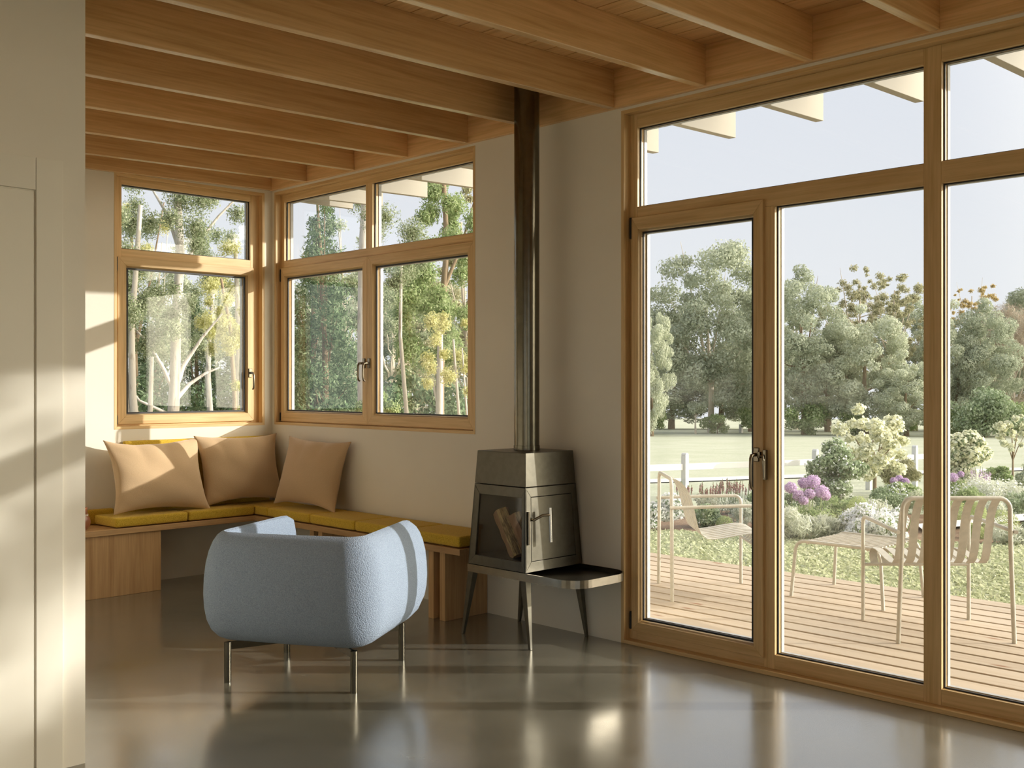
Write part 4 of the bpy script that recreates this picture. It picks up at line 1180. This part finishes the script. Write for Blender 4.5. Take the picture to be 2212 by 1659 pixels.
copy_tree(con, 12.4, 18.3, (1.3, 1.3, 1.45), 3.0, 'tall dark conifer at the left edge of the double window', GT)
tree('conifer', 10.4, 15.1, 5.3, 1.9, 'tall layered blue green conifer in the left casement', L_DARK, 52, 0.07, BARK_B, 16000, 0.075, 20, 0.08, group=GT, branches=14, aspect=0.3, shell=0.3, name='conifer')
gum(7.2, 9.7, 5, 0.06, 'straight white trunk beside the meeting stiles in the double window', 47,
    [([pp3(.0, -.1), pp3(.005, 1.2), pp3(-.005, 2.0), pp3(.0, 3.0), pp3(.05, 4.0)], .065, .045)], cl(-.4, .4, 3.3, 4.3, 9, .12, .22), L_GUM, 6000, 0.030)
gum(8.2, 10.2, 5, 0.04, 'thin leaning white stem in the right casement', 48,
    [([pp3(.05, -.1), pp3(.03, 1.2), pp3(-.05, 2.2), pp3(-.04, 3.2)], .032, .018), ([pp3(.02, 1.3), pp3(.16, 1.0), pp3(.25, .85)], .008, .008)], cl(-.3, .2, 2.3, 3.4, 9, .12, .22), L_GUM, 13200, 0.030)
gum(9.8, 11.4, 5, 0.08, 'broad leafy green tree filling the top of the right casement', 49,
    [([pp3(.0, -.1), pp3(.0, 1.5), pp3(.02, 2.6), pp3(.1, 3.6), pp3(.05, 4.6)], .07, .03), ([pp3(.02, 2.6), pp3(-.2, 3.3), pp3(-.4, 3.8)], .03, .01), ([pp3(.05, 3.0), pp3(.3, 3.6), pp3(.5, 4.3)], .03, .01)],
    cl(-.55, .6, 2.0, 3.3, 30, .13, .27) + cl(-.4, .55, 3.3, 4.7, 18, .12, .24), L_MID, 46000, 0.051, BARK_B)
gum(8.5, 9.9, 4, 0.05, 'broken white trunk at the right of the double window', 50,
    [([pp3(.0, -.1), pp3(.0, 1.2), pp3(.01, 2.0), pp3(.015, 2.3)], .05, .03), ([pp3(.0, 1.3), pp3(-.06, 1.55), pp3(-.07, 1.7)], .02, .01)], cl(-.2, .3, 0.9, 1.2, 3, .08, .14), L_LIME, 2160, 0.030)
gum(8.0, 9.0, 3, 0.03, 'lime leafed sapling at the right edge of the double window', 53,
    [([pp3(.0, -.1), pp3(.02, 1.2), pp3(-.05, 2.1)], .025, .012), ([pp3(.12, .6), pp3(.1, 1.3), pp3(.05, 2.0)], .015, .008)], cl(-.36, .28, 1.5, 2.35, 22, .06, .13) + cl(-.1, .3, 1.05, 1.3, 3, .07, .1), L_LIME, 12000, 0.030)
for (x, y, h, w, sd, mt, lab) in ((14.0, 28.3, 7.0, 4.0, 54, L_GREY, 'hazy grey green tree far behind the end wall window'), (16.0, 29.2, 6.4, 3.6, 55, L_GREY, 'hazy tree far behind at the right of the end wall window'),
                                  (14.9, 19.0, 5.2, 3.0, 56, L_GUM, 'green tree behind the left casement trunks'), (16.6, 20.2, 5.0, 3.2, 57, L_OLIVE, 'olive tree behind the right casement'),
                                  (17.7, 24.7, 7.6, 3.6, 58, L_GREY, 'tall hazy tree far behind the left casement'), (13.4, 14.8, 5.6, 2.0, 59, L_OLIVE, 'twiggy olive tree at the far right of the double window')):
    tree('gum', x, y, h, w, lab, mt, sd, 0.07, BARK_P, 16000, 0.075, 50, 0.22, r=(0.1, 0.24), branches=18, shell=0.1, group=GT)
UH = 'shrubs outside the corner windows'
sb_ = tree('low', 9.9, 17.9, 1.9, 2.4, 'dark shrub under the big gum in the end wall window', L_DARK, 60, 0.03, BARK_B, 4500, 0.09, 14, 0.0, branches=2, group=UH, cat='shrub', name='garden_shrub')
for (x, y, s, rz, lab) in ((8.0, 17.4, 1.0, 1, 'dark shrub behind the group of gum stems'), (12.0, 18.2, 1.1, 2, 'dark shrub at the right of the end wall window'), (10.6, 14.0, 0.95, 3, 'dark shrub below the layered conifer'),
                           (12.6, 15.2, 1.1, 4, 'dark shrub behind the leaning white stem'), (13.0, 14.0, 1.0, 5, 'dark shrub behind the lime sapling'), (11.2, 12.2, 0.8, 6, 'dark shrub behind the broken white trunk')):
    copy_tree(sb_, x, y, (s, s, s), rz, lab, UH)
pb = thing('planter_box', (6.8, 8.9, gz(6.8, 8.9)), 'raised timber planter with a leafy bush under the right casement', 'planter')
m = MB(); m.obox((6.8, 8.9, 0.48), (0.16, -0.16, 0), (0.12, 0.12, 0), (0, 0, 0.60)); m.build('box', BENCH[0], pb, bevel=0.01)
leaf_obj('foliage', leaves([(0, 0, 1.28), (.1, -.1, 1.3), (-.1, .1, 1.3), (.02, 0, 1.42)], [.13, .11, .12, .1], 2600, 0.035, 61), L_MID, pb)
eg = thing('timber_edging', (6.3, 9.6, gz(6.3, 9.6)), 'long timber planter edge under the left casement', 'planter')
m = MB(); m.obox((6.3, 9.6, 0.46), (0.55, -0.42, 0), (0.10, 0.13, 0), (0, 0, 0.585)); m.build('box', BENCH[0], eg, bevel=0.01)
leaf_obj('foliage', leaves([(-.45, .35, 1.24), (-.3, .22, 1.24), (.3, -.2, 1.2)], [.10, .11, .08], 1500, 0.03, 62), L_LIME, eg)

# ------------------------------------------------------------------ garden bed plants
def shrub(name, x, y, w, h, label, mat, n, leaf, seed, cat='shrub', blossom=None, bn=0, bs=0.02, k=12, r=(0.3, 0.5), z0=0.0, aspect=0.5, shell=0.55, stem=None, group=None, dome=False, bshell=0.9, up=0.0):
    rng = np.random.default_rng(seed)
    t = thing(name, (x, y, gz(x, y)), label, cat, group)
    if dome: c, rd = [(0, 0, h * .38)], [(w / 2, w / 2, h * .62)]
    else: c, rd = clumps(rng, k, w, h - z0, z0, r=r)
    leaf_obj('foliage', leaves(c, rd, n, leaf, seed, aspect, shell, up), mat, t)
    if blossom: leaf_obj('blossom', leaves(c, np.asarray(rd) * 1.04, bn, bs, seed + 500, 0.95, bshell, 0.4), blossom, t)
    if stem:
        m = MB(); m.tube([(0, 0, -0.05), (0.01 * w, 0, h * .3), (0, 0.02 * w, h * .6)], [stem, stem * .8, stem * .4], 7)
        for q in range(5):
            a = q * 1.3; m.tube([(0, 0, h * .25), (math.cos(a) * w * .12, math.sin(a) * w * .12, h * .45), (math.cos(a) * w * .28, math.sin(a) * w * .28, h * .65)], [stem * .6, stem * .4, stem * .15], 5)
        m.build('stem', BARK_B, t, smooth=True, world=False)
    return t
def spikes(name, x, y, w, h, label, petal, seed, k=18, head=0.35, leafm=L_SILVER, headw=0.014, nleaf=900, cat='flowers'):
    """upright flower spikes on thin stalks with low foliage"""
    rng = random.Random(seed)
    t = thing(name, (x, y, gz(x, y)), label, cat)
    m = MB(); cs, rs = [], []
    for _ in range(k):
        a, rr = rng.uniform(0, 6.28), w / 2 * math.sqrt(rng.random())
        hx, hy, hh = math.cos(a) * rr, math.sin(a) * rr, h * rng.uniform(.75, 1)
        m.tube([(hx * .6, hy * .6, 0), (hx * .85, hy * .85, hh * .5), (hx, hy, hh)], 0.0035, 5)
        cs.append((hx, hy, hh * (1 - head / 2))); rs.append((headw, headw, hh * head / 2))
    m.build('stem', L_MID, t, world=False)
    for i in range(k): leaf_obj('flower_spike', leaves([cs[i]], [rs[i]], 60, 0.018, seed + i, 0.8, 0.3), petal, t)
    leaf_obj('foliage', leaves([(0, 0, h * .25)], [(w / 2, w / 2, h * .3)], nleaf, 0.05, seed + 1, 0.25, 0.3), leafm, t)
    return t
def alliums(x, y, heads, label, seed, base_w=0.45, leafm=L_MID):
    t = thing('allium_plant', (x, y, gz(x, y)), label, 'flowers', 'lilac allium plants')
    m = MB()
    for (a, z, r, fw) in heads:
        p = pp3(a, z, fw); m.tube([(p[0] * .5, p[1] * .5, 0), (p[0] * .9, p[1] * .9, z * .5), p], 0.005, 5)
    m.build('stem', L_MID, t, world=False)
    for i, (a, z, r, fw) in enumerate(heads):
        leaf_obj('flower_head', leaves([pp3(a, z, fw)], [(r, r, r * .9)], 900, 0.016, seed + i, 0.8, 0.75), F_PURP, t)
    leaf_obj('foliage', leaves([(0, 0, .12), (.1, -.1, .12), (-.1, .1, .12)], [(base_w / 2, base_w / 2, .16)] * 3, 1500, 0.06, seed + 50, 0.3, 0.35), leafm, t)
    return t

shrub('white_flower_bush', 9.19, 7.03, 0.50, 0.40, 'bush covered in white blossom outside the left of the glazed door', L_SHRUB, 2600, 0.035, 101, 'flowers', F_WHITE, 3200, 0.028, up=0.4)
spikes('red_spike_flowers', 10.85, 7.97, 0.22, 0.44, 'clump of dusky red flower spikes behind the left deck chair back', F_PINK, 102, 12)
spikes('red_spike_flowers', 11.10, 7.72, 0.38, 0.42, 'clump of dusky red flower spikes right of the left deck chair back', F_PINK, 103, 18)
spikes('pink_spike_flowers', 11.32, 7.51, 0.44, 0.46, 'broad clump of faded pink flower spikes by the door stile', F_PINK, 104, 26)
shrub('green_bush', 9.78, 6.90, 0.46, 0.30, 'leafy green bush behind the left deck chair seat', L_SHRUB, 2600, 0.035, 105, blossom=F_WHITE, bn=120, bs=0.02)
shrub('green_bush', 10.12, 6.62, 0.40, 0.30, 'leafy green bush behind the arm of the left deck chair', L_SILVER, 2400, 0.03, 106)
shrub('box_ball', 9.80, 6.66, 0.20, 0.155, 'small clipped box ball over the left deck chair seat', L_BOX, 2600, 0.014, 107, dome=True, shell=0.9)
shrub('dark_shrub', 12.03, 6.56, 0.84, 0.98, 'big dark leaved shrub flecked with white in the fixed pane', L_SHRUB, 9000, 0.05, 108, blossom=F_WHITE, bn=650, bs=0.03, k=22, r=(0.25, 0.42), stem=0.02)
shrub('cream_blossom_tree', 15.01, 7.55, 1.25, 1.42, 'small tree of pale yellow blossom behind the dark shrub', L_PALE, 5200, 0.05, 109, 'tree', F_CREAM, 6500, 0.05, k=40, r=(0.12, 0.28), z0=0.22, stem=0.03, shell=0.2, bshell=0.4)
shrub('olive_shrub', 16.14, 7.69, 0.64, 0.60, 'feathery olive green shrub below the pale yellow tree', L_OLIVE, 5000, 0.07, 110, aspect=0.2, k=14)
alliums(10.41, 6.02, [(-.17, .46, .075, 0), (.0, .50, .07, .1), (.10, .52, .085, .1), (-.10, .38, .07, -.05), (.02, .40, .065, -.06), (.16, .42, .085, -.02), (.22, .37, .065, .05), (-.06, .33, .055, -.1)], 'clump of lilac allium heads in the fixed pane', 120)
SV = 'silver grassy clumps at the front of the bed'
shrub('silver_grass', 9.51, 5.62, 0.60, 0.33, 'silver grassy clump below the lilac alliums', L_SILVER, 3600, 0.09, 111, 'plant', k=16, aspect=0.14, group=SV)
shrub('silver_grass', 9.78, 5.36, 0.42, 0.27, 'silver grassy clump beside the mass of white phlox', L_SILVER, 2600, 0.08, 112, 'plant', k=12, aspect=0.14, group=SV)
shrub('white_phlox', 9.93, 4.94, 0.80, 0.34, 'broad mass of white phlox behind the right deck chair', L_MID, 2600, 0.035, 113, 'flowers', F_WHITE, 9000, 0.024, k=26, r=(0.2, 0.34), up=0.3)
spikes('white_spike_flowers', 10.05, 4.95, 0.6, 0.43, 'white flower spikes standing up out of the phlox', F_WHITE, 114, 16, 0.4, nleaf=100)
shrub('box_ball', 11.02, 5.73, 0.30, 0.36, 'clipped box ball at the left end of the white phlox', L_BOX, 4200, 0.016, 115, dome=True, shell=0.92)
shrub('green_mound', 12.80, 6.22, 0.46, 0.27, 'low green mound behind the white phlox', L_SHRUB, 3000, 0.03, 116, dome=True, shell=0.8)
alliums(14.5, 6.93, [(-.07, .30, .06, 0), (.02, .33, .06, .05), (.09, .29, .065, 0)], 'three pale lilac heads beside the mullion in the fixed pane', 130, 0.3)
shrub('white_flower_bush', 13.3, 6.35, 0.34, 0.40, 'loose white flowering plant right of the dark shrub', L_MID, 1500, 0.035, 131, 'flowers', F_WHITE, 500, 0.026)
shrub('green_bush', 14.0, 6.55, 0.5, 0.36, 'green bush below the feathery olive shrub', L_MID, 2600, 0.04, 132)
shrub('cream_blossom_shrub', 16.41, 6.78, 0.74, 1.20, 'round shrub topped with pale yellow blossom in the right pane', L_SHRUB, 6500, 0.05, 117, 'shrub', F_CREAM, 3600, 0.05, k=20, r=(0.26, 0.42), stem=0.02)
shrub('blossom_sapling', 21.67, 8.03, 0.76, 1.28, 'slender sapling with a pale yellow crown at the right edge', L_PALE, 2200, 0.055, 118, 'tree', F_CREAM, 1900, 0.055, k=26, r=(0.12, 0.26), z0=0.38, stem=0.022, shell=0.2, bshell=0.4)
alliums(15.86, 6.71, [(-.03, .30, .085, 0), (-.17, .33, .05, .1), (.13, .34, .055, .1)], 'lilac alliums in front of the pale yellow topped shrub', 140, 0.34)
spikes('lilac_spike_flowers', 15.72, 6.27, 0.30, 0.52, 'lilac flower spikes right of the alliums in the right pane', F_PURP, 141, 20, 0.5, headw=0.02)
shrub('box_mound', 14.9, 6.05, 0.42, 0.30, 'clipped green mound left of the lilac spikes', L_BOX, 3600, 0.02, 142, dome=True, shell=0.9)
shrub('silver_mound', 14.29, 5.63, 0.95, 0.42, 'wide silver leaved mound behind the right deck chair back', L_SILVER, 5200, 0.06, 119, 'plant', F_WHITE, 900, 0.03, k=20, aspect=0.2)
BB = 'clipped box balls beside the path'
for i, (x, y, w, h, lab) in enumerate(((12.27, 5.19, .27, .29, 'clipped box ball seen through the left slats of the right chair back'), (12.45, 5.02, .24, .26, 'clipped box ball behind the path, second from the mullion'),
                                       (11.44, 4.36, .38, .27, 'largest clipped box mound behind the right chair arm'), (10.85, 4.40, .22, .17, 'small box ball in front of the largest mound'), (11.05, 4.18, .22, .18, 'small box ball to the right of the largest mound'))):
    shrub('box_ball', x, y, w, h, lab, L_BOX, 3600, 0.015, 150 + i, dome=True, shell=0.92, group=BB)
shrub('green_bush', 11.84, 4.18, 0.40, 0.38, 'leafy green bush at the right edge beyond the chair', L_SHRUB, 2600, 0.04, 160)
shrub('silver_grass', 10.6, 3.92, 0.46, 0.18, 'low silver plant under the box balls at the right', L_SILVER, 1800, 0.06, 161, 'plant', aspect=0.18, group=SV)
shrub('green_bush', 17.76, 6.78, 0.44, 0.42, 'green bush behind the lilac spikes', L_MID, 2200, 0.05, 162)
shrub('green_bush', 18.05, 6.45, 0.50, 0.48, 'green bush at the foot of the sapling', L_PALE, 2400, 0.05, 163)
alliums(14.6, 5.05, [(-.05, .33, .07, 0), (.06, .28, .06, .05)], 'pink lilac heads at the far right edge', 164, 0.3)
shrub('green_bush', 12.9, 7.35, 0.5, 0.34, 'pale green bush behind the allium clump', L_SILVER, 2200, 0.05, 165)
shrub('green_bush', 11.3, 6.75, 0.42, 0.30, 'green bush left of the allium clump by the door stile', L_SHRUB, 2200, 0.04, 166)

FILL = 'leafy filler plants in the garden bed'
for i, (x, y, w, h, mt, lab) in enumerate(((10.94, 6.83 + 0.85, .40, .34, L_SILVER, 'pale filler plant behind the small box ball outside the glazed door'), (11.55, 7.35, .46, .30, L_MID, 'green filler plant below the faded pink flower spikes'),
        (11.62, 6.55, .44, .34, L_SHRUB, 'green filler plant beside the door stile behind the alliums'), (12.60, 6.95, .50, .46, L_SILVER, 'tall pale filler plant at the left edge of the fixed pane'),
        (11.2, 6.35, .50, .30, L_PALE, 'pale green filler plant behind the allium stems'), (11.25, 6.1, .46, .32, L_MID, 'green filler plant at the foot of the dark shrub'),
        (11.6, 5.85, .44, .28, L_SILVER, 'silver filler plant right of the dark shrub'), (13.2, 6.55, .48, .34, L_SHRUB, 'dark green filler plant between the dark shrub and the lilac heads'),
        (12.95, 5.95, .50, .30, L_PALE, 'pale filler plant behind the phlox beside the mullion'), (13.7, 5.6, .46, .34, L_MID, 'green filler plant right of the mullion below the alliums'),
        (13.0, 5.1, .42, .24, L_SILVER, 'silver filler plant beyond the path behind the chair slats'), (13.6, 4.95, .48, .28, L_SHRUB, 'green filler plant below the wide silver mound'),
        (14.2, 4.85, .44, .30, L_PALE, 'pale filler plant near the right edge behind the chair'))):
    shrub('filler_plant', x, y, w, h, lab, mt, 2400, 0.035, 300 + i, 'plant', group=FILL, k=14, aspect=0.35)

# lawn of creeping ground cover
rng = np.random.default_rng(9)
nL = 112000
px_ = 7.24 + rng.random(nL) ** 0.9 * 3.9; py_ = -0.9 + rng.random(nL) * 10.5
keep = (py_ < 8.4 - 2.2 * (px_ - 8.5)) | (px_ < 8.5)
px_, py_ = px_[keep], py_[keep]; nL = len(px_)
pz_ = np.array([gz(a, b) for a, b in zip(px_, py_)]) + 0.004 + rng.random(nL) * 0.03
pos = np.stack([px_, py_, pz_], 1)
nrm = rng.normal(size=(nL, 3)) * 0.55 + np.array([0, 0, 1.0]); nrm /= np.linalg.norm(nrm, axis=1)[:, None]
t_ = rng.normal(size=(nL, 3)); t_ -= nrm * (t_ * nrm).sum(1)[:, None]; t_ /= np.linalg.norm(t_, axis=1)[:, None]
b_ = np.cross(nrm, t_); s_ = 0.018 * (0.6 + 0.9 * rng.random(nL))[:, None]
V = np.stack([pos - t_ * s_, pos + b_ * s_ * .6, pos + t_ * s_, pos - b_ * s_ * .6], 1).reshape(-1, 3)
tag(leaf_obj('lawn_cover', V, L_LAWN), 'creeping pale green lawn between the deck and the garden bed', 'lawn', kind='stuff')

# ------------------------------------------------------------------ post and rail fence, white marker posts
fn = thing('post_and_rail_fence', (12.34, 9.05, gz(12.34, 9.05)), 'low white post and rail fence between the garden and the field', 'fence')
FP = [(9.6, 9.75), (10.97, 9.41), (12.34, 9.05), (13.67, 8.75), (15.0, 8.52), (16.4, 8.35), (17.80, 8.22), (19.2, 8.08)]
for (x, y) in FP:
    z = gz(x, y); m = MB()
    m.box(x - .04, x + .04, y - .04, y + .04, z - 0.02, z + .66); m.prism([(x + .04 * math.cos(t * math.pi / 6), y - .04, z + .66 + .04 * math.sin(t * math.pi / 6)) for t in range(7)], (0, .08, 0))
    m.build('post', FENCE_W, fn, bevel=0.006)
for (a, b) in zip(FP[:-1], FP[1:]):
    m = MB(); za, zb = gz(*a) + .50, gz(*b) + .50
    dv = Vector((b[0] - a[0], b[1] - a[1], zb - za)); sd_ = Vector((dv.y, -dv.x, 0)).normalized()
    c0 = Vector(((a[0] + b[0]) / 2, (a[1] + b[1]) / 2, (za + zb) / 2))
    m.obox(c0, dv * 0.47, sd_ * 0.018, Vector((0, 0, .045))); m.build('rail', FENCE_W, fn, bevel=0.006)
for (x, y, h, lab) in ((51.04, 35.63, .78, 'white marker post at the field edge right of the umbrella tree'), (53.38, 35.13, .5, 'white marker post at the field edge beside the door stile'), (61.39, 35.24, 1.0, 'white marker post at the field edge in the fixed pane')):
    z = gz(x, y); m = MB(); m.box(x - .09, x + .09, y - .09, y + .09, z - 0.02, z + h)
    tag(m.build('marker_post', FENCE_W, bevel=0.01), lab, 'post', 'white posts at the field edge')

# ------------------------------------------------------------------ outdoor furniture
def deck_chair(loc, rz, label):
    t = thing('deck_chair', loc, label, 'outdoor chair', 'slatted steel deck chairs', rz)
    rt = 0.0115
    def arc(c, r, a0, a1, ax1, ax2, n=5):
        return [Vector(c) + Vector(ax1) * r * math.cos(R(lerp(a0, a1, k / n))) + Vector(ax2) * r * math.sin(R(lerp(a0, a1, k / n))) for k in range(n + 1)]
    # rear legs and top rail in one bent tube
    zt = 0.795; r = 0.06; xt, xb = 0.295, 0.318
    m = MB()
    pts = [(-xb, 0, 0), (-xt - 0.004, 0, 0.5)] + arc((-xt + r, 0, zt - r), r, 180, 90, (1, 0, 0), (0, 0, 1)) + arc((xt - r, 0, zt - r), r, 90, 0, (1, 0, 0), (0, 0, 1)) + [(xt + 0.004, 0, 0.5), (xb, 0, 0)]
    m.tube(pts, 0.0125, 10); m.build('back_frame', PALI, t, smooth=True, world=False)
    for s in (-1, 1):
        m = MB(); x = s * 0.318; za = 0.625; r2 = 0.045
        pts = [(x, 0.585, 0), (x, 0.585, za - r2)] + arc((x, 0.585 - r2, za - r2), r2, 0, 90, (0, 1, 0), (0, 0, 1)) + [(x + s * .004, 0.3, za - 0.004), (x + s * .006, 0.08, za - 0.012), (x + s * 0.004, -0.015, za - 0.014)]
        m.tube(pts, rt, 10); m.build('front_leg_with_arm', PALI, t, smooth=True, world=False)
    m = MB(); m.tube([(-0.318, 0.585, 0.335), (0.318, 0.585, 0.335)], 0.0095, 8); m.build('front_rail', PALI, t, smooth=True, world=False)
    path = [(0.0, 0.795), (0.03, 0.792), (0.065, 0.772), (0.10, 0.735), (0.128, 0.68), (0.148, 0.61), (0.163, 0.54), (0.178, 0.48), (0.20, 0.43), (0.235, 0.402), (0.28, 0.398), (0.35, 0.407), (0.44, 0.424), (0.52, 0.436), (0.57, 0.436),
            (0.605, 0.425), (0.622, 0.402), (0.618, 0.372), (0.602, 0.347), (0.588, 0.338)]
    for k in range(8):
        x = (k - 3.5) * 0.070
        m = MB(); m.slat([(x, a, b) for a, b in path], 0.046, 0.004); m.build('slat', PALI, t, smooth=True, world=False)
    return t
deck_chair((5.833, 2.460, -0.02), R(45.45 - 90), 'slatted sand coloured deck chair at the right, its back turned to the window')
deck_chair((5.859, 4.462, -0.02), R(-44.55 - 90), 'slatted sand coloured deck chair at the left, seen from its side through the glazed door')

ot = thing('slatted_footstool', (6.645, 3.466, -0.02), 'low slatted sand coloured footstool on the deck between the two chairs', 'footstool', rz=math.atan2(-0.627, 0.580 - 0.576))
# local x runs along the slats, y across them
zt = 0.375; hl, hw = 0.312, 0.29
for s in (-1, 1):
    m = MB(); y = s * (hw - 0.012); r = 0.07; pts = [(-hl - .012, s * hw, 0), (-hl + .008, y, 0.26)]
    for k in range(6): a = R(180 - 90 * k / 5); pts.append((-hl + .012 + r + r * math.cos(a), y, zt - r + r * math.sin(a)))
    for k in range(6): a = R(90 - 90 * k / 5); pts.append((hl - .012 - r + r * math.cos(a), y, zt - r + r * math.sin(a)))
    pts += [(hl - .008, y, 0.26), (hl + .012, s * hw, 0)]
    m.tube(pts, 0.0115, 10); m.build('leg_frame', PALI, ot, smooth=True, world=False)
for s in (-1, 1):
    m = MB(); m.tube([(s * (hl - .10), -hw + .012, zt - 0.012), (s * (hl - .10), hw - .012, zt - 0.012)], 0.007, 8); m.build('cross_bar', PALI, ot, smooth=True, world=False)
for k in range(11):
    y = -hw + .045 + k * (2 * hw - .09) / 10
    m = MB(); m.box(-hl + .06, hl - .06, y - .0105, y + .0105, zt - 0.008, zt); m.build('slat', PALI, ot, world=False)

bpy.context.view_layer.update()
